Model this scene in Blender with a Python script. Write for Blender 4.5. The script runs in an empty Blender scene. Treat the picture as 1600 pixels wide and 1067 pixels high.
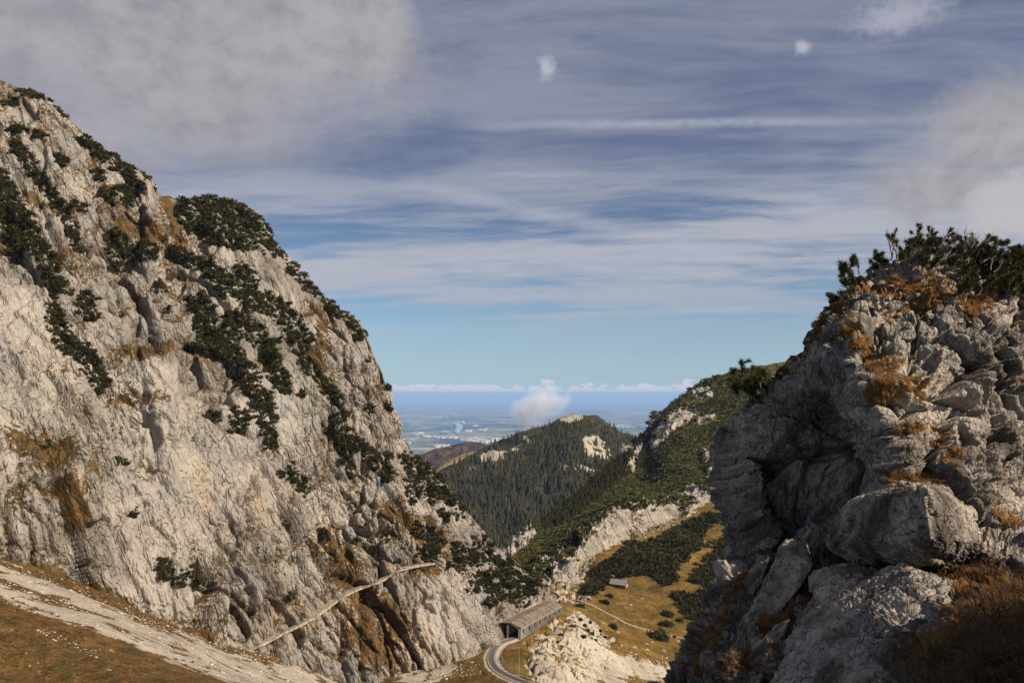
import bpy, math, random
import numpy as np
from mathutils import Vector
from mathutils.bvhtree import BVHTree
random.seed(7); RNG = np.random.default_rng(7)
SC = bpy.context.scene
COL = SC.collection

# ------------------------------------------------------------------ camera
F = 1600 * 28 / 36.0            # focal length in photograph pixels
TH = math.atan(82.5 / F)          # the camera looks slightly up
cam_d = bpy.data.cameras.new('camera'); cam_d.lens = 28; cam_d.sensor_width = 36
cam_d.clip_start = 0.1; cam_d.clip_end = 400000
cam = bpy.data.objects.new('camera', cam_d); COL.objects.link(cam)
cam.rotation_euler = (math.pi / 2 + TH, 0, 0)
SC.camera = cam

def P(px, py, D):
    """photo pixel + distance along +Y (metres) -> world point; camera at the origin"""
    px = np.asarray(px, float); py = np.asarray(py, float); D = np.asarray(D, float)
    x = (px - 800) / F; u = (533.5 - py) / F
    y = math.cos(TH) - u * math.sin(TH); z = math.sin(TH) + u * math.cos(TH)
    k = D / y
    return np.stack([x * k, D + 0 * x, z * k], -1)

def proj(p):
    p = np.asarray(p, float)
    f = p[..., 1] * math.cos(TH) + p[..., 2] * math.sin(TH)
    u = -p[..., 1] * math.sin(TH) + p[..., 2] * math.cos(TH)
    f = np.maximum(f, 1e-3)
    return 800 + F * p[..., 0] / f, 533.5 - F * u / f

# ------------------------------------------------------------------ light
SUN_AZ = math.radians(121)      # clockwise from +Y (view direction): behind right
SUN_EL = math.radians(34)
sun_dir = Vector((math.sin(SUN_AZ) * math.cos(SUN_EL), math.cos(SUN_AZ) * math.cos(SUN_EL), math.sin(SUN_EL)))
sl = bpy.data.lights.new('sun', 'SUN'); sl.energy = 5.0; sl.angle = math.radians(0.53); sl.color = (1, 0.87, 0.70)
so = bpy.data.objects.new('sun', sl); COL.objects.link(so)
so.rotation_euler = sun_dir.to_track_quat('Z', 'Y').to_euler(); so.location = (0, -20, 60)
SC.view_settings.view_transform = 'Standard'; SC.view_settings.look = 'None'
SC.view_settings.exposure = .6; SC.view_settings.gamma = 1
try: SC.view_settings.use_curve_mapping = False
except Exception: pass
SC.cycles.volume_bounces = 1; SC.cycles.max_bounces = 4; SC.cycles.diffuse_bounces = 1
SC.cycles.volume_step_rate = 2; SC.cycles.volume_max_steps = 128

# ------------------------------------------------------------------ node helper
class G:
    """tiny expression builder for shader nodes"""
    def __init__(s, nt): s.nt = nt; s.n = nt.nodes; s.l = nt.links
    def node(s, t, **kw):
        n = s.n.new(t)
        for k, v in kw.items(): setattr(n, k, v)
        return n
    def put(s, sock, v):
        if v is None: return
        if hasattr(v, 'is_output'): s.l.new(v, sock)
        else: sock.default_value = v
    def m(s, op, a, b=None, c=None, clamp=False):
        n = s.node('ShaderNodeMath', operation=op, use_clamp=clamp)
        for i, v in enumerate((a, b, c)): s.put(n.inputs[i], v)
        return n.outputs[0]
    def add(s, a, b): return s.m('ADD', a, b)
    def sub(s, a, b): return s.m('SUBTRACT', a, b)
    def mul(s, a, b): return s.m('MULTIPLY', a, b)
    def step(s, x, a, b, lo=0., hi=1.):
        n = s.node('ShaderNodeMapRange', interpolation_type='SMOOTHSTEP')
        s.put(n.inputs[0], x); s.put(n.inputs[1], a); s.put(n.inputs[2], b); s.put(n.inputs[3], lo); s.put(n.inputs[4], hi)
        return n.outputs[0]
    def mix(s, f, a, b, mode='MIX'):
        n = s.node('ShaderNodeMix', data_type='RGBA', blend_type=mode)
        s.put(n.inputs[0], f); s.put(n.inputs[6], a); s.put(n.inputs[7], b)
        return n.outputs[2]
    def xyz(s, v):
        n = s.node('ShaderNodeSeparateXYZ'); s.put(n.inputs[0], v); return n.outputs
    def comb(s, x, y, z):
        n = s.node('ShaderNodeCombineXYZ')
        for i, v in enumerate((x, y, z)): s.put(n.inputs[i], v)
        return n.outputs[0]
    def vscale(s, v, sc):
        n = s.node('ShaderNodeVectorMath', operation='MULTIPLY'); s.put(n.inputs[0], v); n.inputs[1].default_value = sc
        return n.outputs[0]
    def noise(s, v, scale, detail=4, rough=.55, dist=0., col=False):
        n = s.node('ShaderNodeTexNoise'); s.put(n.inputs['Vector'], v)
        n.inputs['Scale'].default_value = scale; n.inputs['Detail'].default_value = detail
        n.inputs['Roughness'].default_value = rough; n.inputs['Distortion'].default_value = dist
        return n.outputs['Color' if col else 'Fac']
    def voro(s, v, scale, feature='F1', out='Distance'):
        n = s.node('ShaderNodeTexVoronoi', feature=feature); s.put(n.inputs['Vector'], v)
        n.inputs['Scale'].default_value = scale
        return n.outputs[out]
def C(r, g, b): return (r, g, b, 1)

# ------------------------------------------------------------------ sky
W = bpy.data.worlds.new('World'); SC.world = W; W.use_nodes = True
W.cycles.sampling_method = 'MANUAL'; W.cycles.sample_map_resolution = 256
def build_sky():
    g = G(W.node_tree); g.n.clear()
    tc = g.node('ShaderNodeTexCoord').outputs['Generated']
    X, Y, Z = g.xyz(tc)
    lift = g.node('ShaderNodeVectorMath', operation='ADD'); g.put(lift.inputs[0], tc); lift.inputs[1].default_value = (0, 0, .035)
    nrm = g.node('ShaderNodeVectorMath', operation='NORMALIZE'); g.l.new(lift.outputs[0], nrm.inputs[0])
    sky = g.node('ShaderNodeTexSky', sky_type='NISHITA'); sky.sun_disc = False
    sky.sun_elevation = SUN_EL; sky.sun_rotation = SUN_AZ; sky.altitude = 1700; sky.air_density = 1.0; sky.dust_density = .6; sky.ozone_density = 1.6
    g.l.new(nrm.outputs[0], sky.inputs[0])
    k = 180 / math.pi
    az = g.mul(g.m('ARCTAN2', X, Y), k)            # degrees, 0 = view direction
    el = g.mul(g.m('ARCSINE', Z), k)
    def ae(px, py):                                # photo pixel -> azimuth, elevation of that sky direction
        v = P(px, py, 1.0); v = v / np.linalg.norm(v); return math.degrees(math.atan2(v[0], v[1])), math.degrees(math.asin(v[2]))
    # cloud plane coordinates high above (perspective of a flat layer)
    inv = g.m('DIVIDE', 1.0, g.m('MAXIMUM', g.add(Z, .10), .04))
    pl = g.comb(g.mul(X, inv), g.mul(Y, inv), 0.0)
    warp = g.noise(pl, .8, 3, col=True)
    wv = g.node('ShaderNodeVectorMath', operation='MULTIPLY_ADD'); g.l.new(warp, wv.inputs[0]); wv.inputs[1].default_value = (.9, .42, 0); g.l.new(pl, wv.inputs[2])
    rot = g.node('ShaderNodeVectorRotate', rotation_type='Z_AXIS'); g.l.new(wv.outputs[0], rot.inputs['Vector']); rot.inputs['Angle'].default_value = math.radians(6)
    c1 = g.noise(g.vscale(rot.outputs[0], (.42, 1.5, 1)), 1.1, 7, .60)
    c2 = g.noise(g.vscale(rot.outputs[0], (1.5, 4.2, 1)), 1.5, 5, .65)
    cir = g.add(g.mul(c1, .76), g.mul(c2, .24))
    prof = g.mul(g.step(el, 2.5, 9.), g.step(el, 11, 17, 1., .45))
    cirrus = g.mul(g.step(cir, .39, .575), prof)
    veil = g.step(el, 4, 19)
    wob = g.mul(g.sub(g.noise(g.comb(az, el, 0.0), .30, 5, .6), .5), .75)
    rag = g.noise(g.comb(g.mul(az, .9), g.mul(el, 1.6), 5.0), 1.0, 5, .7)
    def trail(p0, p1, w, fade, amt, wb=1.):
        """a ragged band of ice cloud between two sky directions"""
        a0, a1 = ae(*p0)[0], ae(*p1)[0]
        n = np.cross(P(*p0, 1.0), P(*p1, 1.0)); n = n / np.linalg.norm(n) * k          # a straight trail lies on a great circle
        dp = g.add(g.add(g.mul(X, float(n[0])), g.mul(Y, float(n[1]))), g.mul(Z, float(n[2])))
        d = g.m('ABSOLUTE', g.add(dp, g.mul(wob, wb)))
        m = g.mul(g.step(d, 0., w, 1., 0.), g.mul(g.step(az, a0 - 1, a0 + fade), g.step(az, a1 - fade, a1 + 1, 1., 0.)))
        return g.mul(m, g.step(rag, .25, .6, amt * .5, amt))
    trails = (trail((700, 196), (1520, 188), .5, 12, .6, .3), trail((560, 270), (1270, 428), 1.0, 9, .5), trail((640, 428), (1290, 380), 1.1, 9, .55), trail((650, 500), (1290, 480), .45, 9, .4), trail((740, 275), (930, 272), .3, 3, .4))
    # heaped clouds: lumpy noise, gathered in a few banks
    bn = g.noise(g.comb(g.mul(az, .10), g.mul(el, .15), 0.0), 1.0, 6, .6)
    fine = g.noise(g.comb(g.mul(az, .38), g.mul(el, .5), 3.0), 1.0, 6, .62)
    tiny = g.noise(g.comb(g.mul(az, 1.5), g.mul(el, 1.7), 9.0), 1.0, 5, .65)
    def bank(px, py, ra, re, soft=.55, na=1.3, nf=.9, nt=.25, polar=False):
        a, e = (px, py) if polar else ae(px, py)
        da = g.m('DIVIDE', g.sub(az, a), ra); de = g.m('DIVIDE', g.sub(el, e), re)
        r = g.m('SQRT', g.add(g.mul(da, da), g.mul(de, de)))
        r = g.add(r, g.add(g.add(g.mul(g.sub(bn, .5), na), g.mul(g.sub(fine, .5), nf)), g.mul(g.sub(tiny, .5), nt)))
        return g.step(r, 1 - soft, 1 + soft * .5, 1., 0.)
    b = bank(230, 60, 18, 6.4, .55, 1.2, 1.0, .45)
    for q in ((470, 40, 7, 5.5, .45, 1., .9, .45), (580, 45, 3.4, 5.0, .45, .6, 1.1, .5), (60, 200, 10, 4.5, .9), (300, 190, 12, 3, .95), (1570, 200, 5.5, 3.2, .55, .9, .9, .45), (1480, 285, 5, 2.4, .8)):
        b = g.m('MAXIMUM', b, bank(*q))
    for q in ((62, 20, 16, 8), (-75, 25, 18, 9), (150, 30, 30, 10), (-140, 22, 30, 8)): b = g.m('MAXIMUM', b, bank(*q, polar=True))
    bw = g.m('MAXIMUM', bank(1610, 320, 3.6, 2.4, .35, .3, .9, .5), bank(58, 12, 12, 3.5, .3, polar=True))
    pf = g.m('MAXIMUM', bank(855, 106, .62, .8, .9, .2, .6, 2.2), bank(1254, 75, .5, .42, .9, .2, .5, 2.2))
    pf = g.m('MAXIMUM', pf, g.mul(bank(1405, 24, 3.0, 1.1, .95, .2, .8, 1.8), .75))
    # row of far fair-weather clouds just over the horizon
    hn = g.noise(g.comb(g.mul(az, .60), g.mul(el, 1.3), 7.0), 1.0, 6, .65)
    top = g.add(.30, g.mul(g.step(hn, .36, .72), .85))
    hz = g.mul(g.step(g.sub(top, el), -.06, .14), g.step(el, .0, .3))
    hg = g.mul(g.step(g.m('ABSOLUTE', g.sub(el, g.add(1.2, wob))), .02, .12, 1., 0.), g.step(hn, .45, .6))
    base = g.mix(1.0, sky.outputs[0], C(.88, 1.0, 1.02), 'MULTIPLY')
    S = 1 / .061 / 1.516
    base = g.mix(g.step(el, 0., 9., .62, 0.), base, C(.40 * S, .50 * S, .55 * S))
    col = g.mix(g.mul(veil, .72), base, C(.142 * S, .162 * S, .268 * S))
    col = g.mix(g.mul(cirrus, .86), col, C(.48 * S, .485 * S, .535 * S))
    for t in trails: col = g.mix(t, col, C(.46 * S, .48 * S, .56 * S))
    shade = g.mix(g.step(g.add(fine, g.mul(bn, .6)), .55, 1.0), C(.315 * S, .305 * S, .33 * S), C(.45 * S, .435 * S, .455 * S))
    col = g.mix(g.mul(b, .88), col, shade)
    col = g.mix(g.mul(bw, .9), col, C(.52 * S, .50 * S, .52 * S))
    col = g.mix(g.mul(pf, .7), col, C(.55 * S, .55 * S, .60 * S))
    col = g.mix(g.mul(hg, .35), col, C(.36 * S, .42 * S, .50 * S))
    col = g.mix(g.mul(hz, .95), col, C(.72 * S, .70 * S, .70 * S))
    bg = g.node('ShaderNodeBackground'); g.l.new(col, bg.inputs[0]); bg.inputs[1].default_value = .061
    out = g.node('ShaderNodeOutputWorld'); g.l.new(bg.outputs[0], out.inputs[0])
build_sky()

# ------------------------------------------------------------------ numpy noise
def _h(ix, iy, iz, s):
    h = (ix.astype(np.uint32) * np.uint32(374761393) + iy.astype(np.uint32) * np.uint32(668265263)
         + iz.astype(np.uint32) * np.uint32(2147483647) + np.uint32(s * 1274126177 & 0xffffffff))
    h = (h ^ (h >> np.uint32(13))) * np.uint32(1274126177)
    h = (h ^ (h >> np.uint32(16))) * np.uint32(2246822519)
    return h ^ (h >> np.uint32(15))
def _r(h): return (h & np.uint32(0xffff)).astype(np.float32) / 65535.
def perlin(p, s=0):
    p = np.asarray(p, np.float32); i = np.floor(p).astype(np.int64); f = p - i
    u = f * f * f * (f * (f * 6 - 15) + 10)
    r = np.zeros(p.shape[:-1], np.float32)
    for c in range(8):
        o = (c & 1, c >> 1 & 1, c >> 2 & 1)
        h = _h(i[..., 0] + o[0], i[..., 1] + o[1], i[..., 2] + o[2], s)
        gx = (h & np.uint32(1023)).astype(np.float32) / 511.5 - 1
        gy = (h >> np.uint32(10) & np.uint32(1023)).astype(np.float32) / 511.5 - 1
        gz = (h >> np.uint32(20) & np.uint32(1023)).astype(np.float32) / 511.5 - 1
        d = gx * (f[..., 0] - o[0]) + gy * (f[..., 1] - o[1]) + gz * (f[..., 2] - o[2])
        w = 1
        for a in range(3): w = w * (u[..., a] if o[a] else 1 - u[..., a])
        r += d * w
    return r
def fbm(p, oct=5, s=0, rough=.5):
    r = 0; a = 1.; q = np.asarray(p, np.float32)
    for k in range(oct): r = r + a * perlin(q, s + k); q = q * 2.03 + 11.3; a *= rough
    return r
def ridged(p, oct=4, s=0, rough=.55):
    r = 0; a = 1.; q = np.asarray(p, np.float32)
    for k in range(oct): r = r + a * (1 - 2.2 * np.abs(perlin(q, s + k))); q = q * 2.05 + 7.7; a *= rough
    return r
def worley(p, s=0):
    """F1, F2, random value of the nearest cell, tilted plane of that cell"""
    p = np.asarray(p, np.float32); i = np.floor(p).astype(np.int32)
    f1 = np.full(p.shape[:-1], 9., np.float32); f2 = f1.copy(); cid = np.zeros(p.shape[:-1], np.uint32); dl = np.zeros_like(p)
    for a in (-1, 0, 1):
        for b in (-1, 0, 1):
            for c in (-1, 0, 1):
                jx, jy, jz = i[..., 0] + a, i[..., 1] + b, i[..., 2] + c
                h = _h(jx, jy, jz, s); h2 = h * np.uint32(2654435761) ^ (h >> np.uint32(9))
                v = np.stack([jx + _r(h) - p[..., 0], jy + _r(h >> np.uint32(16)) - p[..., 1], jz + _r(h2) - p[..., 2]], -1)
                d = (v * v).sum(-1); n = d < f1
                f2 = np.where(n, f1, np.minimum(f2, d)); cid = np.where(n, h2, cid); f1 = np.where(n, d, f1); dl[n] = v[n]
    k = cid * np.uint32(2246822519); k2 = k * np.uint32(3266489917) ^ (k >> np.uint32(11))
    tilt = dl[..., 0] * (_r(k) - .5) + dl[..., 1] * (_r(k >> np.uint32(16)) - .5) + dl[..., 2] * (_r(k2) - .5)
    return np.sqrt(f1), np.sqrt(f2), _r(cid >> np.uint32(16)), tilt
def sstep(x, a, b):
    t = np.clip((x - a) / (b - a), 0, 1); return t * t * (3 - 2 * t)

# ------------------------------------------------------------------ mesh helpers
def mesh_np(name, V, Fc, mat=None, smooth=True, attrs=None):
    V = np.asarray(V, np.float32).reshape(-1, 3); Fc = np.asarray(Fc, np.int32)
    me = bpy.data.meshes.new(name); n = Fc.shape[1]
    me.vertices.add(len(V)); me.vertices.foreach_set('co', V.ravel())
    me.loops.add(Fc.size); me.loops.foreach_set('vertex_index', Fc.ravel())
    me.polygons.add(len(Fc)); me.polygons.foreach_set('loop_start', np.arange(0, Fc.size, n, dtype=np.int32))
    me.polygons.foreach_set('use_smooth', np.full(len(Fc), smooth))
    for k, a in (attrs or {}).items():
        at = me.attributes.new(k, 'FLOAT_COLOR', 'POINT'); b = np.ones((len(V), 4), np.float32); b[:, :a.shape[1]] = a
        at.data.foreach_set('color', b.ravel())
    me.update(calc_edges=True); me.validate()
    if mat: me.materials.append(mat)
    return me
def link(name, me, parent=None, **kw):
    o = bpy.data.objects.new(name, me); COL.objects.link(o)
    if parent: o.parent = parent
    for k, v in kw.items(): o[k] = v
    return o
def thing(name, label, cat, loc=(0, 0, 0), group=None):
    o = bpy.data.objects.new(name, None); COL.objects.link(o); o.location = loc
    o.empty_display_size = .3; o['label'] = label; o['category'] = cat
    if group: o['group'] = group
    return o
def grid_faces(nu, nv):
    a = np.arange(nu * nv).reshape(nu, nv)
    return np.stack([a[:-1, :-1], a[1:, :-1], a[1:, 1:], a[:-1, 1:]], -1).reshape(-1, 4)
def normals(Gd):
    du = np.gradient(Gd, axis=0); dv = np.gradient(Gd, axis=1)
    n = np.cross(du, dv); n /= np.linalg.norm(n, axis=-1, keepdims=True) + 1e-9
    return n
def cr(A, t):
    """Catmull-Rom along axis 0 at float positions t"""
    n = len(A); i = np.clip(np.floor(t).astype(int), 0, n - 2); f = (t - i).reshape((-1,) + (1,) * (A.ndim - 1))
    g = lambda k: A[np.clip(k, 0, n - 1)]
    p0, p1, p2, p3 = g(i - 1), g(i), g(i + 1), g(i + 2)
    return .5 * (2 * p1 + (p2 - p0) * f + (2 * p0 - 5 * p1 + 4 * p2 - p3) * f ** 2 + (3 * p1 - p0 - 3 * p2 + p3) * f ** 3)
def loft(ctrl, nu, nv, wu=None, wv=None):
    """ctrl (C,R,k) -> (nu,nv,k); samples spread by weight of each span"""
    def ts(n, cnt, w):
        w = np.ones(cnt - 1) if w is None else np.asarray(w, float)
        c = np.concatenate([[0], np.cumsum(w)]); return np.interp(np.linspace(0, c[-1], n), c, np.arange(cnt))
    A = cr(np.asarray(ctrl, float), ts(nu, len(ctrl), wu))
    A = np.swapaxes(cr(np.swapaxes(A, 0, 1), ts(nv, A.shape[1], wv)), 0, 1)
    return A
def rbf(xy, val, sm=0.):
    xy = np.asarray(xy, float); s = xy.std(0).mean(); q = xy / s; n = len(q)
    k = lambda r: np.where(r > 1e-9, r * r * np.log(r + 1e-12), 0)
    A = np.zeros((n + 3, n + 3)); A[:n, :n] = k(np.linalg.norm(q[:, None] - q[None], axis=-1)) + sm * np.eye(n)
    A[:n, n] = 1; A[:n, n + 1:] = q; A[n, :n] = 1; A[n + 1:, :n] = q.T
    w = np.linalg.solve(A, np.concatenate([val, np.zeros(3)]))
    def f(x):
        sh = x.shape[:-1]; x = np.asarray(x, float).reshape(-1, 2) / s; out = []
        for c in np.array_split(x, max(1, len(x) // 20000)):
            out.append(k(np.linalg.norm(c[:, None] - q[None], axis=-1)) @ w[:n] + w[n] + c @ w[n + 1:])
        return np.concatenate(out).reshape(sh)
    return f
def stroke_mask(px, py, strokes, soft=.5):
    """strokes: list of (radius, [(x,y),...]) in photo pixels -> 0..1"""
    m = np.zeros(px.shape, np.float32)
    for r, pts in strokes:
        if len(pts) == 1: pts = [pts[0], pts[0]]
        for (ax, ay), (bx, by) in zip(pts[:-1], pts[1:]):
            dx, dy = bx - ax, by - ay; L = dx * dx + dy * dy + 1e-9
            t = np.clip(((px - ax) * dx + (py - ay) * dy) / L, 0, 1)
            d = np.hypot(px - ax - t * dx, py - ay - t * dy)
            m = np.maximum(m, 1 - sstep(d, r * (1 - soft), r * (1 + soft)))
    return m
class Hit:
    def __init__(s, V, Fc): s.b = BVHTree.FromPolygons(V.reshape(-1, 3).tolist(), Fc.tolist())
    def at(s, px, py):
        d = Vector(P(px, py, 100.)).normalized()
        h = s.b.ray_cast(Vector((0, 0, 0)), d)
        return None if h[0] is None else (h[0], h[1], h[3])

# ------------------------------------------------------------------ materials
def mat(name, rough=.9, spec=.2):
    m = bpy.data.materials.new(name); m.use_nodes = True; g = G(m.node_tree)
    b = m.node_tree.nodes['Principled BSDF']; b.inputs['Roughness'].default_value = rough
    b.inputs['Specular IOR Level'].default_value = spec
    return m, g, b
def plain_mat(name, col, var=.25, scale=3., rough=.85, bump=0., spec=.2, metal=0.):
    m, g, b = mat(name, rough, spec); b.inputs['Metallic'].default_value = metal
    co = g.node('ShaderNodeTexCoord').outputs['Object']
    n = g.noise(co, scale, 5, .6)
    oi = g.node('ShaderNodeObjectInfo').outputs['Random']
    v = g.add(g.step(n, .3, .7, 1 - var, 1 + var), g.mul(g.sub(oi, .5), var * .6))
    c = g.mix(1.0, C(*col), g.comb(v, v, v), 'MULTIPLY'); g.l.new(c, b.inputs['Base Color'])
    if bump:
        bp = g.node('ShaderNodeBump'); bp.inputs['Strength'].default_value = bump; bp.inputs['Distance'].default_value = .05
        g.l.new(g.noise(co, scale * 6, 4), bp.inputs['Height']); g.l.new(bp.outputs[0], b.inputs['Normal'])
    return m
def rock_mat(name, sc, light, dark, grassA, grassB, bump_d, lichen=0., joints=0., lean=.4, zs=.55):
    """limestone; attribute 'mask': R grass/soil cover, G tone, B ochre stain. sc = metres of one feature"""
    m, g, b = mat(name, .92, .15)
    co = g.node('ShaderNodeNewGeometry').outputs['Position']
    at = g.node('ShaderNodeAttribute', attribute_name='mask').outputs['Color']
    R, T, B = g.xyz(at)
    n1 = g.noise(co, 1 / sc, 5, .65); n2 = g.noise(co, 6 / sc, 4, .65)
    stv = g.vscale(co, (1, 1, .16)); n3 = g.noise(stv, 1.6 / sc, 4, .6)
    t = g.add(g.mul(n1, .5), g.add(g.mul(n3, .3), g.add(g.mul(n2, .2), g.mul(g.sub(T, .5), .7))))
    c = g.mix(g.step(t, .32, .68), C(*dark), C(*light)); gy = sum(light) / 3
    c = g.mix(g.mul(g.step(g.noise(co, .5 / sc, 4, .6), .48, .66), .6), c, C(gy * .70, gy * .68, gy * .665))
    c = g.mix(g.mul(g.step(n2, .52, .75), .45), c, C(*[x * .45 for x in dark]))
    c = g.mix(g.mul(g.step(n3, .60, .78), .4), c, C(.17, .165, .165))
    c = g.mix(g.mul(g.mul(B, .6), g.step(n1, .35, .65)), c, C(.38, .255, .13))
    x_, y_, z_ = g.xyz(co); wn = g.noise(co, 1.4 / sc, 3, .6, col=True)
    cv = g.node('ShaderNodeVectorMath', operation='MULTIPLY_ADD'); g.l.new(wn, cv.inputs[0]); cv.inputs[1].default_value = (sc * .35,) * 3
    g.l.new(g.comb(g.add(x_, g.mul(z_, lean)), y_, g.mul(z_, zs)), cv.inputs[2]); cv = cv.outputs[0]
    e1 = g.voro(cv, 1.5 / sc, 'DISTANCE_TO_EDGE'); e2 = g.voro(cv, 4.6 / sc, 'DISTANCE_TO_EDGE')
    if joints:
        j = g.m('MAXIMUM', g.mul(g.step(e1, .0, .055, 1., 0.), g.step(n1, .42, .6)), g.mul(g.step(e2, .02, .13, 1., 0.), g.step(n2, .44, .62)))
        j = g.mul(j, g.step(g.add(g.noise(co, .33 / sc, 3, .6), g.mul(g.sub(.62, T), .35)), .42, .62, .12, 1.)); c = g.mix(g.mul(j, joints), c, C(*[v * .5 for v in grassB]))
    if lichen:
        l = g.voro(co, 9 / sc, out='Distance'); l = g.mul(g.step(l, .18, .34, 1., 0.), g.step(n1, .45, .62))
        c = g.mix(g.mul(l, lichen), c, C(.55, .53, .49))
    gr = g.noise(co, 5. / sc, 5, .72)
    gm = g.step(g.add(R, g.mul(g.sub(gr, .5), 1.9)), .46, .64)
    gc = g.mix(g.step(g.noise(co, 1.3 / sc, 3, .6), .35, .65), C(*grassA), C(*grassB))
    c = g.mix(gm, c, gc)
    g.l.new(c, b.inputs['Base Color'])
    h = g.add(g.mul(g.noise(co, 4 / sc, 5, .75), 1.0), g.add(g.mul(g.step(e1, 0., .12), .5), g.mul(g.step(e2, 0., .2), .35)))
    bp = g.node('ShaderNodeBump'); bp.inputs['Strength'].default_value = .9; bp.inputs['Distance'].default_value = bump_d
    g.l.new(h, bp.inputs['Height']); g.l.new(bp.outputs[0], b.inputs['Normal'])
    return m
def leaf_mat(name, a, bcol, scale=.5, rough=.75):
    m, g, b = mat(name, rough, .15)
    co = g.node('ShaderNodeNewGeometry').outputs['Position']
    at = g.node('ShaderNodeAttribute', attribute_name='mask').outputs['Color']
    R, T, B = g.xyz(at); oi = g.node('ShaderNodeObjectInfo').outputs['Random']
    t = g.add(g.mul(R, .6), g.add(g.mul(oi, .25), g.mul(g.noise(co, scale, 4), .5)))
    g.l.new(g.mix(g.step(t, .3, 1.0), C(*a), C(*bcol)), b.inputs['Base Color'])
    return m
M_CLIFF = rock_mat('limestone_cliff', 5., (.345, .308, .262), (.135, .119, .101), (.115, .064, .022), (.058, .042, .017), .55, 0., .95, .3, .33)
M_CRAG = rock_mat('limestone_outcrop', .6, (.38, .325, .265), (.07, .06, .052), (.17, .082, .024), (.07, .038, .014), .09, .5, .85, -.2)
M_RIDGE = rock_mat('limestone_ridge', 9., (.37, .325, .27), (.20, .17, .135), (.10, .072, .022), (.024, .026, .009), .8)
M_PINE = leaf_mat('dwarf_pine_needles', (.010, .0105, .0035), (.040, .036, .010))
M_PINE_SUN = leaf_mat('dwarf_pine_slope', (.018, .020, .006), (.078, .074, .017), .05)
M_SPRUCE = leaf_mat('spruce_needles', (.012, .013, .006), (.062, .055, .018), .01)

# ------------------------------------------------------------------ rock relief
def cliff_relief(p, sc, s=0, lean=.35, st=2.4, amp=(1., 1., 1., 1.), tk=1.7, sharp=1.):
    """metres of outward relief for limestone, feature size sc (m); second result: 0..1 in joints"""
    p = np.asarray(p, np.float32)
    q = np.stack([p[..., 0] + lean * p[..., 2], p[..., 1], p[..., 2] / st], -1)
    w = np.stack([fbm(q / (sc * .8), 3, s + 50 + k) for k in range(3)], -1) * sc * .20
    q = q + w
    d = amp[0] * sc * .55 * fbm(p / (sc * 3.2), 4, s); ck = 0
    for k, (fs, st_, dp, wd) in enumerate(((1., .30, .19, .08), (.40, .115, .10, .10), (.16, .040, .028, .13), (.075, .016, .012, .18))):
        f1, f2, c, tl = worley(q / (sc * fs) + 3.7 * k, s + 1 + k)
        e = np.exp(-((f2 - f1) / (wd * sharp)) ** 1.3)
        am = amp[min(k + 1, 3)]
        d = d + am * sc * (st_ * (.9 * (c - .5) + tk * tl) - dp * e)
        ck = np.maximum(ck, e * (.9, 1., .85, .5)[k])
    d = d + sc * .03 * fbm(q / (sc * .12), 3, s + 9)
    return d, ck

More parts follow.
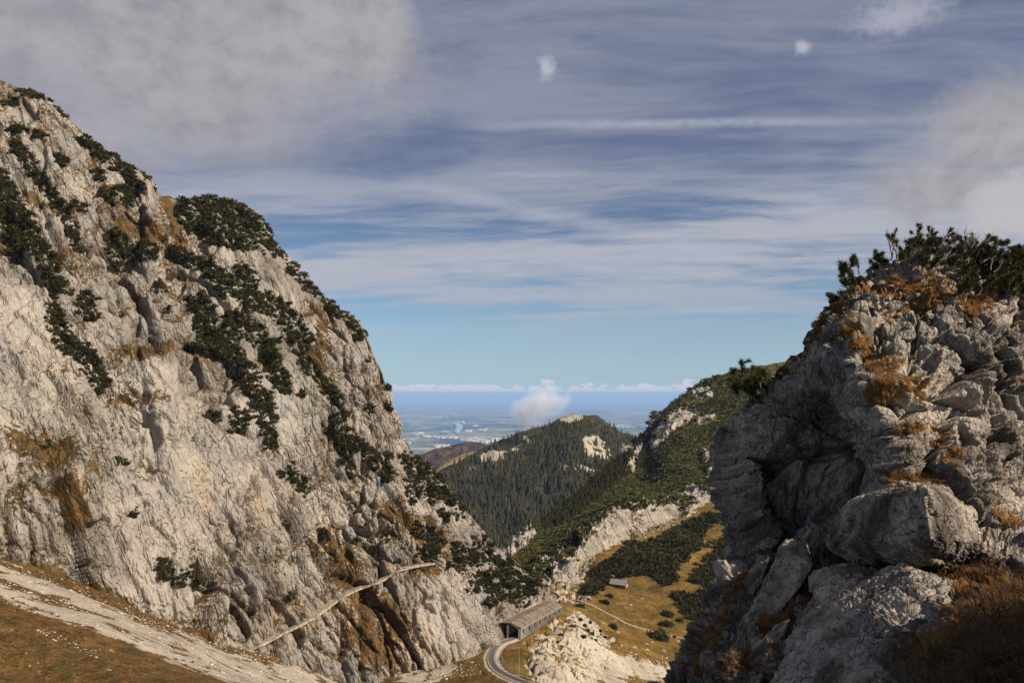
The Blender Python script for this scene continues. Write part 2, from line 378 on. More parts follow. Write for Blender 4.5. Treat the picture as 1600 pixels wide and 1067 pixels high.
# ================================================================== LEFT CLIFF
def build_cliff(NU=630, NV=540):
    cols = [  # silhouette px,py,D   foot px,py,D
        (-300, -90, 262, -300, 780, 140), (-120, 30, 258, -120, 835, 158), (-40, 92, 256, -40, 858, 168), (0, 117, 256, 0, 872, 173), (28, 132, 258, 30, 878, 176),
        (75, 150, 260, 75, 890, 180), (122, 195, 262, 130, 906, 186), (180, 245, 264, 220, 955, 196), (236, 277, 266, 296, 985, 203),
        (246, 302, 290, 330, 996, 207), (290, 305, 297, 372, 1006, 211), (340, 304, 301, 410, 1018, 215), (400, 330, 305, 470, 1050, 222), (442, 385, 308, 530, 1080, 229),
        (500, 455, 309, 590, 1085, 235), (545, 487, 309, 625, 1075, 238), (572, 515, 308, 650, 1065, 241), (600, 590, 305, 690, 1055, 244), (628, 675, 302, 730, 1035, 249),
        (655, 712, 303, 755, 1018, 255), (690, 742, 305, 785, 1000, 265), (730, 800, 307, 815, 985, 279), (790, 868, 313, 840, 972, 295), (845, 915, 320, 868, 956, 312), (868, 940, 326, 880, 950, 324)]
    R = []
    for (tx, ty, td, bx, by, bd) in cols:
        row = []
        cx, cy = 250, 900
        L = math.hypot(cx - tx, cy - ty); ux, uy = (cx - tx) / L, (cy - ty) / L
        row.append(P(tx + ux * 90, ty + uy * 90 + 30, td + 75)); row.append(P(tx + ux * 14, ty + uy * 14 + 4, td + 22))
        for t in (0, .06, .14, .25, .38, .52, .68, .84, 1.0):
            g = 1 - (1 - t) ** 1.55
            row.append(P(tx + (bx - tx) * t, ty + (by - ty) * t, td + (bd - td) * g))
        e = P(bx, by, bd); row.append(e + np.array([0, -3, -9])); row.append(e + np.array([0, -3, -30]))
        R.append(row)
    R = np.array(R)
    wu = [max(12, math.hypot(cols[i + 1][0] - cols[i][0], cols[i + 1][1] - cols[i][1]) + abs(cols[i + 1][3] - cols[i][3])) * (.35 if i < 2 else 1) for i in range(len(cols) - 1)]
    wv = [.5, .4, .6, .9, 1.2, 1.5, 1.6, 1.8, 1.8, 1.8, .4, .2]
    Gd = loft(R, NU, NV, wu, wv)
    n = normals(Gd)
    if n[320, 280, 1] > 0: n = -n
    px, py = proj(Gd)
    tv = np.linspace(0, 1, NV)[None]
    fade = sstep(tv, .055, .20) * (1 - .75 * sstep(tv, .95, 1))
    # smoother compact walls low down, broken ledges higher up
    smooth_wall = stroke_mask(px, py, [(70, [(20, 480), (30, 620)]), (45, [(250, 600), (330, 720)]), (60, [(330, 740), (420, 640)]), (55, [(700, 930), (720, 1000)]), (60, [(400, 480), (420, 420)]), (60, [(240, 780), (250, 880)])], .6)
    a, ck = cliff_relief(Gd, 17., 3, .34, 2.9, (.75, .85, 1.45, 2.0), 1.9, .7); a = a * (1 - .45 * smooth_wall)
    gull = ridged(np.stack([(px + .55 * py) / 130., py / 600., 0 * px], -1), 3, 40)
    d = a * (.25 + .75 * fade) - 1.2 * (1 - fade) + 2.2 * (gull - .9) * fade
    d[1:-1] = .5 * d[1:-1] + .25 * (d[:-2] + d[2:]); d[:, 1:-1] = .6 * d[:, 1:-1] + .2 * (d[:, :-2] + d[:, 2:])
    gm = stroke_mask(px, py, [(26, [(800, 985), (872, 950)])], .5); d = d * (1 - gm) - 2.5 * gm
    Gd = Gd + n * d[..., None]
    n2 = normals(Gd)
    if n2[320, 280, 1] > 0: n2 = -n2
    gn = fbm(Gd / 9., 5, 60)
    nz = n2[..., 2]
    up = sstep(nz, .50, .88)
    brown = stroke_mask(px, py, [(22, [(0, 685), (90, 700)]), (16, [(200, 345), (262, 395)]), (12, [(262, 320), (285, 385)]), (10, [(180, 545), (270, 545)]), (9, [(200, 612), (255, 625)]),
        (22, [(530, 850), (545, 900)]), (26, [(560, 940), (580, 1010)]), (14, [(60, 885), (130, 915), (200, 950)]), (14, [(220, 985), (300, 1000)]), (20, [(700, 870), (640, 900)]), (14, [(500, 520), (510, 600)]), (20, [(610, 800), (690, 840)]), (25, [(620, 950), (600, 1030)]), (10, [(130, 820), (90, 760)])], .7)
    grass = np.clip(.32 * up + .42 * brown + .34 * ck * (1 - .45 * smooth_wall) + .42 * gn + .185 - .20 * smooth_wall + .06 * sstep(py, 620, 300), 0, 1)
    stain = stroke_mask(px, py, [(22, [(520, 860), (560, 880)]), (14, [(545, 900), (600, 895)]), (14, [(310, 740), (322, 790)]), (16, [(400, 770), (415, 800)]), (14, [(125, 765)]), (25, [(430, 985), (480, 960)]), (35, [(560, 960), (640, 1000)]), (26, [(640, 1040), (690, 1050)])], .8)
    tone = np.clip(.55 + .35 * fbm(Gd / 26., 4, 77) + .12 * smooth_wall, 0, 1)
    Fc = grid_faces(NU, NV)
    me = mesh_np('cliff', Gd, Fc, M_CLIFF, True, {'mask': np.stack([grass, tone, stain], -1).reshape(-1, 3)})
    link('cliff', me, kind='structure')
    return Hit(Gd, Fc)
H_CLIFF = build_cliff()

# ================================================================== VALLEY GROUND
TRK = [(832, 974, -88.6), (803, 996, -86.0), (785, 1003, -85.7), (773, 1013, -85.1), (768, 1028, -84.3), (776, 1044, -83.5), (800, 1058, -82.7), (835, 1071, -81.6), (885, 1090, -80.2), (950, 1112, -78.6)]
def pz(px, py, z):
    z = z * (py - 616.) / (py - 590.5)
    q = P(px, py, 100.); return q * (z / q[2])
TRK_W = np.array([pz(*t) for t in TRK])
def track_curve(n):
    return cr(TRK_W, np.linspace(0, len(TRK_W) - 1, n))
def build_ground():
    c = []
    def a(*pts):
        for p in pts: c.append(P(*p))
    # left slope (grass, scree)
    a((-150, 1067, 75), (-150, 950, 110), (-150, 860, 150), (0, 1067, 92), (0, 960, 128), (0, 900, 158), (0, 868, 178), (150, 1067, 108), (150, 980, 145), (150, 925, 183), (320, 1067, 134), (320, 1020, 178), (320, 995, 206),
      (420, 1067, 180), (490, 1067, 210), (420, 1018, 219), (560, 1075, 230), (640, 1067, 233), (700, 1045, 243), (740, 1035, 243), (690, 1067, 233))
    # beside and below the track
    a((850, 1040, 243), (870, 1025, 258), (840, 1005, 268), (860, 985, 285), (885, 960, 312), (900, 948, 335), (905, 1040, 262), (950, 1055, 272), (985, 1030, 300), (930, 985, 300), (955, 1015, 300), (910, 965, 318), (1010, 1062, 290), (900, 1067, 250))
    # meadow and the slope beyond
    a((1040, 1012, 338), (1085, 1000, 355), (1000, 985, 352), (960, 975, 352), (1000, 950, 395), (930, 945, 385), (905, 930, 400), (970, 916, 450), (1040, 910, 450), (1080, 960, 395), (880, 905, 425), (930, 872, 480), (970, 846, 515), (1015, 830, 552),
      (1060, 820, 600), (1110, 790, 640), (1150, 772, 690), (1080, 880, 510), (1140, 850, 560), (1180, 780, 660), (1250, 800, 600), (1250, 900, 450), (1200, 1000, 360), (1350, 760, 640), (1350, 950, 380), (1500, 700, 700), (1500, 900, 420), (1600, 1067, 260), (1200, 1067, 300))
    c += [np.array(v, float) for v in ((0, 30, -17), (-40, 40, -18), (-80, 40, -14), (0, 80, -42), (0, 140, -66), (40, 120, -66), (90, 150, -75), (30, 180, -82), (-60, 100, -43), (80, 240, -92), (200, 200, -80))]
    # beyond the saddle the valley falls away
    a((820, 925, 420), (780, 930, 470), (700, 920, 520), (860, 900, 480))
    c = np.array(c); c = np.concatenate([c, TRK_W - [0, 0, .35]])
    f = rbf(c[:, :2], c[:, 2], .0008)
    pxs = np.concatenate([np.linspace(-330, -20, 16)[:-1], np.linspace(-20, 1110, 400), np.linspace(1110, 1650, 30)[1:]]); nu = len(pxs); nv = 999; D = np.concatenate([np.geomspace(22, 85, 14)[:-1], np.geomspace(85, 225, 120)[:-1], np.geomspace(225, 340, 150)[:-1], np.geomspace(340, 860, 90)])[:nv]
    nv = len(D)
    X = (pxs[:, None] - 800) / F * D[None]; Y = np.broadcast_to(D[None], X.shape)
    Z = f(np.stack([X, Y], -1))
    far = sstep(Y, 400, 560) * (1 - sstep((X / Y) * F + 800, 850, 930)); Z = Z - far * np.maximum(0, Y - 400) * .75
    Gd = np.stack([X, Y, Z], -1)
    px, py = proj(Gd)
    # level bench for the track
    tk = track_curve(120); dmin = np.full(X.shape, 1e9); tz = np.zeros(X.shape)
    for q in tk:
        d = np.hypot(X - q[0], Y - q[1]); m = d < dmin; dmin = np.where(m, d, dmin); tz = np.where(m, q[2], tz)
    rocky = stroke_mask(px, py, [(26, [(850, 1010), (890, 1040)]), (24, [(880, 985), (930, 1030)]), (16, [(900, 965), (945, 1000)]), (20, [(840, 1040), (880, 1055)]), (16, [(880, 900), (900, 930)]), (14, [(850, 905), (880, 930)])], .6)
    scree = stroke_mask(px, py, [(12, [(-60, 862), (40, 905), (150, 950), (260, 1000), (400, 1045), (500, 1075)]), (12, [(0, 925), (120, 965), (300, 1035), (420, 1075)]), (22, [(280, 1010), (400, 1050)]), (30, [(440, 1060), (560, 1085)]),
        (16, [(960, 1035), (1040, 1050)]), (14, [(930, 1050), (1000, 1040)]), (10, [(905, 1000), (940, 1035), (960, 1050)]), (12, [(640, 1062), (700, 1045)]), (22, [(860, 1070), (960, 1080)])], .95)
    wall = 1 - sstep(dmin, 3.0, 4.6)
    rel = cliff_relief(Gd, 7., 21, .5, 2.0)[0] * rocky * .9 + .5 * fbm(Gd / 9., 5, 22) * (1 - rocky) + .10 * scree * fbm(Gd / 1.2, 3, 5) + .25 * fbm(Gd / 2.2, 4, 25) * (1 - scree)
    Z = Z + rel * (1 - wall); Z = np.where(wall > 0, Z * (1 - wall) + (tz - .35) * wall, Z)
    Gd = np.stack([X, Y, Z], -1)
    n = normals(Gd); n = n * np.sign(n[..., 2:3])
    steep = sstep(n[..., 2], .78, .55)
    ochre = sstep(px, 560, 900)          # meadow side: ochre turf; left slope: browner
    gn = fbm(Gd / 14., 5, 33)
    stones = sstep(fbm(Gd / 5., 5, 91), .28, .5)
    cover = np.clip(1 - 1.0 * scree * (.85 + 1.1 * fbm(np.stack([X * .35 + Z * .3, X * .05 + Y * .05, Z * .3], -1), 4, 55)) - .95 * rocky * (.5 + .8 * steep) - .5 * steep - .45 * stones * (1 - sstep(py, 1060, 1000) * 0) + .2 * gn, 0, 1)
    tone = np.clip(.6 + .4 * gn, 0, 1)
    bed = 1 - sstep(dmin, 1.9, 3.0)
    cover = cover * (1 - bed)
    Fc = grid_faces(nu, nv)
    me = mesh_np('ground', Gd, Fc, M_GROUND, False, {'mask': np.stack([cover, tone, ochre], -1).reshape(-1, 3)})
    link('ground', me, kind='structure')
    return Hit(Gd, Fc)
def ground_mat():
    m, g, b = mat('alpine_turf_and_scree', .95, .1)
    co = g.node('ShaderNodeNewGeometry').outputs['Position']
    R, T, B = g.xyz(g.node('ShaderNodeAttribute', attribute_name='mask').outputs['Color'])
    n1 = g.noise(co, .12, 8, .65); n2 = g.noise(co, .9, 7, .7); n3 = g.noise(g.vscale(co, (1, .35, 1)), .5, 6, .65)
    x_, y_, z_ = g.xyz(co)
    stk = g.noise(g.comb(g.add(g.mul(y_, .55), g.mul(x_, -.30)), g.mul(x_, .03), g.mul(z_, .02)), .55, 6, .7)
    rock = g.mix(g.step(g.add(g.mul(n2, .6), g.mul(T, .4)), .35, .7), C(.24, .205, .165), C(.44, .385, .315))
    rock = g.mix(g.mul(g.step(stk, .5, .66), .55), rock, C(.16, .11, .06))
    left = g.mix(g.step(g.add(g.mul(n3, .5), g.mul(g.noise(co, 3.4, 5, .85), .7)), .48, .70), C(.040, .021, .008), C(.165, .092, .031))
    left = g.mix(g.step(g.noise(co, .22, 6, .6), .5, .68), left, C(.055, .05, .016))
    right = g.mix(g.step(g.add(g.mul(n1, .6), g.mul(n3, .4)), .38, .62), C(.075, .044, .012), C(.185, .112, .027))
    right = g.mix(g.step(g.noise(co, .08, 5, .6), .5, .72), right, C(.085, .078, .02))
    gc = g.mix(B, left, right)
    k = g.step(g.add(R, g.add(g.mul(g.sub(n2, .5), 1.1), g.mul(g.sub(stk, .5), 1.7))), .40, .58)
    peb = g.voro(co, .8); k2 = g.mul(k, g.sub(1.0, g.mul(g.step(peb, .1, .22, 1., 0.), g.step(n1, .5, .6))))
    g.l.new(g.mix(k2, rock, gc), b.inputs['Base Color'])
    bp = g.node('ShaderNodeBump'); bp.inputs['Strength'].default_value = .8; bp.inputs['Distance'].default_value = .25
    g.l.new(g.add(n2, g.mul(g.noise(co, 3.5, 5, .8), .9)), bp.inputs['Height']); g.l.new(bp.outputs[0], b.inputs['Normal'])
    return m
M_GROUND = ground_mat()
H_GROUND = build_ground()

# ================================================================== RIDGE (middle distance, right)
def build_ridge():
    K = [((775, 880, 505), (783, 873, 495), (815, 893, 450), (840, 910, 432)), ((815, 842, 570), (832, 850, 548), (868, 880, 470), (872, 903, 432)), ((860, 806, 650), (885, 818, 610), (925, 828, 515), (928, 874, 484)),
         ((905, 770, 730), (940, 793, 660), (965, 792, 548), (970, 850, 518)), ((950, 728, 800), (980, 768, 705), (1010, 785, 585), (1012, 832, 556)), ((985, 702, 845), (1012, 742, 765), (1060, 782, 632), (1060, 822, 604)),
         ((1008, 684, 880), (1030, 690, 820), (1105, 760, 672), (1110, 796, 644)), ((1022, 655, 905), (1048, 652, 870), (1150, 745, 715), (1152, 778, 690)), ((1068, 618, 930), (1080, 622, 915), (1220, 715, 750), (1225, 755, 720)),
         ((1105, 593, 950), (1120, 598, 940), (1310, 690, 790), (1320, 740, 760)), ((1160, 580, 965), (1185, 585, 955), (1440, 670, 830), (1450, 730, 790)), ((1260, 560, 990), (1300, 570, 975), (1650, 640, 860), (1660, 720, 820))]
    R = []
    for s, c, t, bt in K:
        s_, c_, t_, b_ = (P(*q) for q in (s, c, t, bt))
        m1 = P(c[0] * .66 + t[0] * .34, c[1] * .66 + t[1] * .34, c[2] * .62 + t[2] * .38); m2 = P(c[0] * .33 + t[0] * .67, c[1] * .33 + t[1] * .67, c[2] * .3 + t[2] * .7)
        R.append([s_ + np.array([20, 160, -130]), s_ + np.array([0, 40, -22]), s_, s_ * .5 + c_ * .5, c_, m1, m2, t_, b_, b_ + np.array([0, -6, -14])])
    Gd = loft(np.array(R), 380, 280, [55, 65, 60, 62, 50, 40, 45, 60, 45, 50, 30], [.5, .4, .5, .6, 1.2, 1.2, 1.2, 1.3, .3])
    n = normals(Gd)
    if n[190, 190, 1] > 0: n = -n
    tv = np.linspace(0, 8.2, 280)
    px, py = proj(Gd)
    v = np.broadcast_to(np.linspace(0, 1, 280)[None], px.shape)
    cl = np.cumsum([0, .5, .4, .5, .6, 1.2, 1.2, 1.2, 1.3, .3]); cl /= cl[-1]
    band = sstep(v, cl[7] - .035, cl[7] + .02)
    outc = stroke_mask(px, py, [(15, [(1020, 690), (1040, 668), (1065, 650), (1078, 640)]), (7, [(1018, 660), (1028, 648)]), (9, [(960, 705), (985, 700)]), (10, [(1000, 700), (985, 730)]), (6, [(1085, 612), (1105, 604)]), (9, [(1110, 735), (1120, 760)]), (9, [(1100, 710), (1120, 730)]), (8, [(1095, 655), (1110, 650)]), (5, [(1090, 622), (1110, 618)]), (14, [(795, 862), (825, 838)]), (10, [(1075, 765), (1095, 770)])], .6)
    outc = outc * sstep(outc + .7 * fbm(Gd / 12., 4, 19), .45, .75); rk = np.maximum(band, outc)
    d = cliff_relief(Gd, 15., 5, .2, 2.6, (.8, 1, 1, 1))[0] * (.25 + .95 * rk) + 5 * fbm(Gd / 70., 4, 8) * sstep(v, .12, .25) * (1 - band)
    Gd = Gd + n * d[..., None]
    n2 = normals(Gd); n2 = np.where((n2[190, 190, 1] > 0), -n2, n2)
    up = sstep(n2[..., 2], .55, .85)
    bandgrass = stroke_mask(px, py, [(10, [(985, 800), (985, 850)]), (14, [(1000, 840), (1060, 815)]), (12, [(890, 900), (940, 870)]), (9, [(1060, 800), (1070, 820)])], .7)
    grass = np.clip(1 - 1.2 * rk + .25 * up * rk + .8 * bandgrass * band + .15 * fbm(Gd / 14., 4, 12), 0, 1)
    Fc = grid_faces(380, 280)
    tone = np.clip(.62 + .3 * fbm(Gd / 30., 4, 5), 0, 1)
    me = mesh_np('mountain_ridge', Gd, Fc, M_RIDGE, True, {'mask': np.stack([grass, tone, 0 * tone], -1).reshape(-1, 3)})
    link('mountain_ridge', me, kind='structure')
    return Hit(Gd, Fc)
H_RIDGE = build_ridge()

# ================================================================== FOREST HILL AND FAR HILLS
def hill(name, sil, base, m, relief, nu=200, nv=120, seed=0, attr=None):
    R = []
    for (x, y, d), (bx, by, bd) in zip(sil, base):
        s_ = P(x, y, d); b_ = P(bx, by, bd); row = [s_ + np.array([0, d * .35, -d * .12]), s_ + np.array([0, d * .06, -d * .012]), s_]
        for t in (.12, .3, .55, .8): row.append(s_ + (b_ - s_) * np.array([t, t ** .9, t]))
        row += [b_, b_ + np.array([0, -20, -60])]
        R.append(row)
    Gd = loft(np.array(R), nu, nv)
    n = normals(Gd)
    if n[nu // 2, nv // 2, 2] < 0: n = -n
    fade = sstep(np.linspace(0, 1, nv), .1, .3)[None]
    d = relief(Gd) * (.6 + .4 * fade)
    Gd = Gd + n * d[..., None]
    px, py = proj(Gd); Fc = grid_faces(nu, nv)
    at = attr(Gd, px, py) if attr else np.full(px.shape + (3,), .5)
    link(name, mesh_np(name, Gd, Fc, m, True, {'mask': at.reshape(-1, 3)}), kind='structure')
    return Hit(Gd, Fc)
HILL_ROCK = [(9, [(755, 715), (785, 712)]), (8, [(768, 708), (772, 722)]), (7, [(805, 703), (815, 700)]), (12, [(930, 690), (945, 710)]), (8, [(915, 690), (925, 712)]), (6, [(876, 728), (884, 732)]), (6, [(905, 730), (925, 738)]), (7, [(880, 655), (905, 651)]), (4, [(735, 735), (745, 730)]), (4, [(820, 682), (826, 690)])]
HILL_TURF = [(9, [(842, 770), (865, 785)]), (6, [(865, 775), (885, 770)]), (6, [(850, 765), (870, 790)]), (5, [(815, 720), (830, 715)])]
def hill_attr(Gd, px, py):
    nn = fbm(Gd / 22., 4, 3); rk = stroke_mask(px, py, HILL_ROCK, .9); rk = sstep(rk + 1.1 * nn, .45, .75) * sstep(rk, .05, .3); tf = stroke_mask(px, py, HILL_TURF, .5)
    return np.stack([np.clip(1 - rk, 0, 1), .6 + 0 * px, tf], -1)
M_HILL = rock_mat('forest_floor_and_rock', 30., (.38, .33, .25), (.22, .19, .14), (.050, .044, .016), (.030, .030, .012), 2.)
fs = [(560, 830, 1650), (640, 775, 1750), (690, 744, 1850), (745, 714, 1940), (800, 684, 2010), (860, 664, 2050), (888, 652, 2060), (905, 651, 2060), (930, 656, 2070), (962, 670, 2110), (995, 690, 2160), (1050, 725, 2220), (1150, 790, 2300)]
H_HILL = hill('forest_hill', fs, [(x * .8 + 160, 935, 1480) for x, y, d in fs], M_HILL, lambda p: 16 * ridged(p / 210., 4, 15) - 14 + 9 * fbm(p / 55., 3, 16), 190, 140, attr=hill_attr)
M_BROWN = rock_mat('autumn_wood_hill', 60., (.028, .014, .010), (.018, .010, .008), (.030, .013, .009), (.017, .011, .008), 6.)
bs = [(560, 770, 3900), (640, 722, 4000), (665, 709, 4050), (700, 699, 4100), (735, 692, 4150), (765, 696, 4150), (800, 698, 4200), (900, 720, 4300)]
hill('autumn_hill', bs, [(x, 800, 3500) for x, y, d in bs], M_BROWN, lambda p: 22 * fbm(p / 200., 5, 4) + 9 * fbm(p / 30., 3, 9), 160, 70)
M_PAST = rock_mat('pasture_hill', 60., (.24, .17, .065), (.17, .12, .045), (.235, .165, .06), (.16, .115, .04), 3.)
ys = [(600, 790, 2900), (660, 752, 2950), (690, 728, 3000), (720, 714, 3050), (745, 708, 3080), (775, 712, 3100), (830, 740, 3100)]
hill('pasture_hill', ys, [(x, 810, 2600) for x, y, d in ys], M_PAST, lambda p: 10 * fbm(p / 160., 4, 6), 120, 60)

# ================================================================== PLAIN
RE = 6.371e6; HP = -1270.
def plain_z(d): return HP + 0 * d
def plain_pt(px, py, up=0.):
    """ray from the camera down to the plain"""
    q = P(px, py, 1.0); lo, hi = 3000., 140000.
    for _ in range(60):
        m = (lo + hi) / 2; v = q * m
        if v[2] > plain_z(math.hypot(v[0], v[1])): lo = m
        else: hi = m
    v = q * lo; v[2] += up; return v
def build_plain():
    az = np.radians(np.linspace(-75, 75, 120)); D = np.concatenate([[2500, 3500, 4500], np.geomspace(5200, 150000, 160)])
    X = np.sin(az)[:, None] * D; Y = np.cos(az)[:, None] * D; Z = plain_z(np.hypot(X, Y)) + 25 * fbm(np.stack([X, Y, 0 * X], -1) / 6000., 3, 3)
    Z[:, :3] += np.array([[30, 10, 0]])
    m, g, b = mat('farmland_and_woods', .95, .1)
    co = g.node('ShaderNodeNewGeometry').outputs['Position']; x, y, z = g.xyz(co); fl = g.comb(x, y, 0.0)
    w = g.noise(fl, 1 / 3800., 6, .62); w2 = g.noise(fl, 1 / 900., 4, .6)
    f = g.voro(g.vscale(fl, (1, .8, 1)), 1 / 420., out='Color'); fr, fg, fb = g.xyz(f)
    fld = g.mix(fr, C(.06, .095, .03), C(.20, .17, .09)); fld = g.mix(g.step(fg, .75, .8), fld, C(.34, .28, .19))
    c = g.mix(g.step(g.add(g.mul(w, .75), g.mul(w2, .25)), .455, .52), C(.016, .026, .02), fld)
    town = g.mul(g.step(g.noise(fl, 1 / 2600., 4, .55), .56, .66), g.step(g.voro(fl, 1 / 130.), .25, .4, 1., 0.))
    c = g.mix(g.mul(town, .8), c, C(.42, .37, .34))
    g.l.new(c, b.inputs['Base Color'])
    link('plain', mesh_np('plain', np.stack([X, Y, Z], -1), grid_faces(120, len(D)), m, True), kind='structure')
build_plain()
def flat_poly(name, pts, m, up):
    V = [plain_pt(x, y, up) for x, y in pts]; me = bpy.data.meshes.new(name); me.from_pydata([tuple(v) for v in V], [], [list(range(len(V)))])
    me.materials.append(m); me.update(); return link(name, me, kind='structure')
M_WATER = plain_mat('lake_water', (.30, .42, .44), .05, .001, .25, spec=.5)
flat_poly('lake', [(705.5, 661.5), (712, 661), (720, 663.5), (723.5, 667), (722.5, 671), (718, 676), (717, 678.5), (711.5, 677), (710.5, 674.5), (713, 670), (714, 666.5), (711, 663.5)], M_WATER, 34)
flat_poly('pond', [(689, 675.5), (695, 674), (701, 674.8), (703, 677), (696, 677.6), (690, 677.2)], M_WATER, 34)

def merge(parts):
    """list of (V,F) -> one"""
    Vs, Fs, o = [], [], 0
    for V, Fc in parts: Vs.append(V); Fs.append(np.asarray(Fc) + o); o += len(V)
    return np.concatenate(Vs), np.concatenate(Fs)
BOXF = np.array([[0, 3, 2, 1], [4, 5, 6, 7], [0, 1, 5, 4], [1, 2, 6, 5], [2, 3, 7, 6], [3, 0, 4, 7]])
def boxV(cx, cy, cz, sx, sy, sz, rz=0.):
    v = np.array([[-1, -1, -1], [1, -1, -1], [1, 1, -1], [-1, 1, -1], [-1, -1, 1], [1, -1, 1], [1, 1, 1], [-1, 1, 1]], float) * .5 * [sx, sy, sz]
    c, s = math.cos(rz), math.sin(rz); v = np.stack([v[:, 0] * c - v[:, 1] * s, v[:, 0] * s + v[:, 1] * c, v[:, 2]], -1)
    return v + [cx, cy, cz]
def build_town():
    parts = []
    spots = [(655, 678, 10, 2.5, 22), (668, 683, 14, 2.5, 26), (700, 684, 16, 3.5, 40), (735, 688, 16, 3.5, 70), (752, 690, 16, 3, 60), (775, 689, 14, 2.5, 40), (715, 659, 12, 1.2, 12), (724, 661, 4, .8, 6), (745, 666, 10, 1.5, 16), (755, 672, 10, 1.5, 16), (732, 674, 6, 1.5, 10), (690, 698, 14, 3, 40), (640, 690, 12, 4, 20), (980, 668, 20, 1.5, 20), (690, 652, 30, 2, 20)]
    for x, y, sx, sy, n in spots:
        for _ in range(n):
            q = plain_pt(random.gauss(x, sx * .5), random.gauss(y, sy * .45)); L = random.choice((25, 30, 40, 60, 90, 130))
            parts.append((boxV(q[0], q[1], q[2] + 28, L, L * random.uniform(.5, .9), 30, random.uniform(0, 3)), BOXF))
    V, Fc = merge(parts)
    link('town', mesh_np('town', V, Fc, plain_mat('town_walls', (.52, .47, .43), .3, .004), False), kind='stuff')
build_town()

# ================================================================== foliage prototypes
ICO_V = None
def ico(sub=1):
    t = (1 + 5 ** .5) / 2
    V = [(-1, t, 0), (1, t, 0), (-1, -t, 0), (1, -t, 0), (0, -1, t), (0, 1, t), (0, -1, -t), (0, 1, -t), (t, 0, -1), (t, 0, 1), (-t, 0, -1), (-t, 0, 1)]
    Fc = [(0, 11, 5), (0, 5, 1), (0, 1, 7), (0, 7, 10), (0, 10, 11), (1, 5, 9), (5, 11, 4), (11, 10, 2), (10, 7, 6), (7, 1, 8), (3, 9, 4), (3, 4, 2), (3, 2, 6), (3, 6, 8), (3, 8, 9), (4, 9, 5), (2, 4, 11), (6, 2, 10), (8, 6, 7), (9, 8, 1)]
    V = [np.array(v) / np.linalg.norm(v) for v in V]
    for _ in range(sub):
        cache = {}; nf = []
        def mid(a, b):
            k = (min(a, b), max(a, b))
            if k not in cache:
                v = V[a] + V[b]; V.append(v / np.linalg.norm(v)); cache[k] = len(V) - 1
            return cache[k]
        for a, b, c in Fc:
            x, y, z = mid(a, b), mid(b, c), mid(c, a); nf += [(a, x, z), (b, y, x), (c, z, y), (x, y, z)]
        Fc = nf
    return np.array(V), np.array(Fc)
def shrub_geo(nl, seed, core=1, leaf=.34, flat=.62):
    """dwarf pine clump of unit radius: rough core and many upturned twig faces"""
    r = np.random.default_rng(seed); V, Fc = ico(core)
    bump = 1 + .5 * fbm(V * 1.6 + seed, 3, seed); V = V * bump[:, None] * .78; V[:, 2] = V[:, 2] * flat
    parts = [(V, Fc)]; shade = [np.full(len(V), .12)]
    d = r.normal(size=(nl, 3)); d[:, 2] = d[:, 2] * .7 + .35; d /= np.linalg.norm(d, axis=1, keepdims=True)
    rad = (1 + .5 * fbm(d * 1.6 + seed, 3, seed)) * r.uniform(.62, .98, nl)
    c = d * rad[:, None]; c[:, 2] *= flat
    tip = d + np.array([0, 0, .8]) + r.normal(size=(nl, 3)) * .45; tip /= np.linalg.norm(tip, axis=1, keepdims=True)
    sd = np.cross(tip, r.normal(size=(nl, 3))); sd /= np.linalg.norm(sd, axis=1, keepdims=True)
    L = leaf * r.uniform(.6, 1.3, nl)[:, None]
    T = np.stack([c - sd * L * .36, c + sd * L * .36, c + tip * L], 1).reshape(-1, 3)
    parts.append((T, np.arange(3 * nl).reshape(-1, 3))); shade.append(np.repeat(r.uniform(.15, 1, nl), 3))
    V, Fc = merge(parts); return V, Fc, np.concatenate(shade)
def spruce_geo(seed, tiers=5, k=6):
    r = np.random.default_rng(seed); parts = []; sh = []
    for i in range(tiers):
        t = i / tiers; z0 = .08 + .86 * t; z1 = z0 + .30 * (1 - .5 * t); R = .215 * (1 - t) ** .8 + .02
        a = np.linspace(0, 2 * math.pi, 2 * k, endpoint=False) + r.uniform(0, 6)
        rr = R * np.where(np.arange(2 * k) % 2, .5, 1.) * r.uniform(.75, 1.2, 2 * k)
        ring = np.stack([np.cos(a) * rr, np.sin(a) * rr, z0 - .03 * (rr / R) + r.uniform(-.02, .02, 2 * k)], -1)
        V = np.concatenate([ring, [[0, 0, min(z1, 1.)]]]); n = 2 * k
        parts.append((V, [(j, (j + 1) % n, n) for j in range(n)])); sh.append(np.concatenate([r.uniform(.3, .8, n), [.3]]))
    V, Fc = merge(parts); return V, Fc, np.concatenate(sh)
def scatter_mesh(name, geos, spots, m):
    """spots: (pos, size xyz, rotz, tone) -> one joined mesh"""
    Vs, Fs, As, o = [], [], [], 0
    for i, (p, s, rz, tn) in enumerate(spots):
        V, Fc, sh = geos[i % len(geos)]; c, sn = math.cos(rz), math.sin(rz)
        W_ = np.stack([(V[:, 0] * c - V[:, 1] * sn) * s[0], (V[:, 0] * sn + V[:, 1] * c) * s[1], V[:, 2] * s[2]], -1) + np.asarray(p)
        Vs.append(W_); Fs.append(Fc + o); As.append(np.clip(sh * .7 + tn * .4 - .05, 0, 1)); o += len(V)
    A = np.concatenate(As); return mesh_np(name, np.concatenate(Vs), np.concatenate(Fs), m, False, {'mask': np.stack([A, A, A], -1)})
def individuals(name, geos, spots, m, label, cat, group):
    mes = []
    for V, Fc, sh in geos: mes.append(mesh_np(name, V, Fc, m, False, {'mask': np.stack([sh, sh, sh], -1)}))
    for i, (p, s, rz, tn) in enumerate(spots):
        lb, gp = (label, group) if isinstance(label, str) else label(p)
        o = link(name, mes[i % len(mes)], label=lb, category=cat, group=gp); o.location = p; o.scale = s; o.rotation_euler = (0, 0, rz)

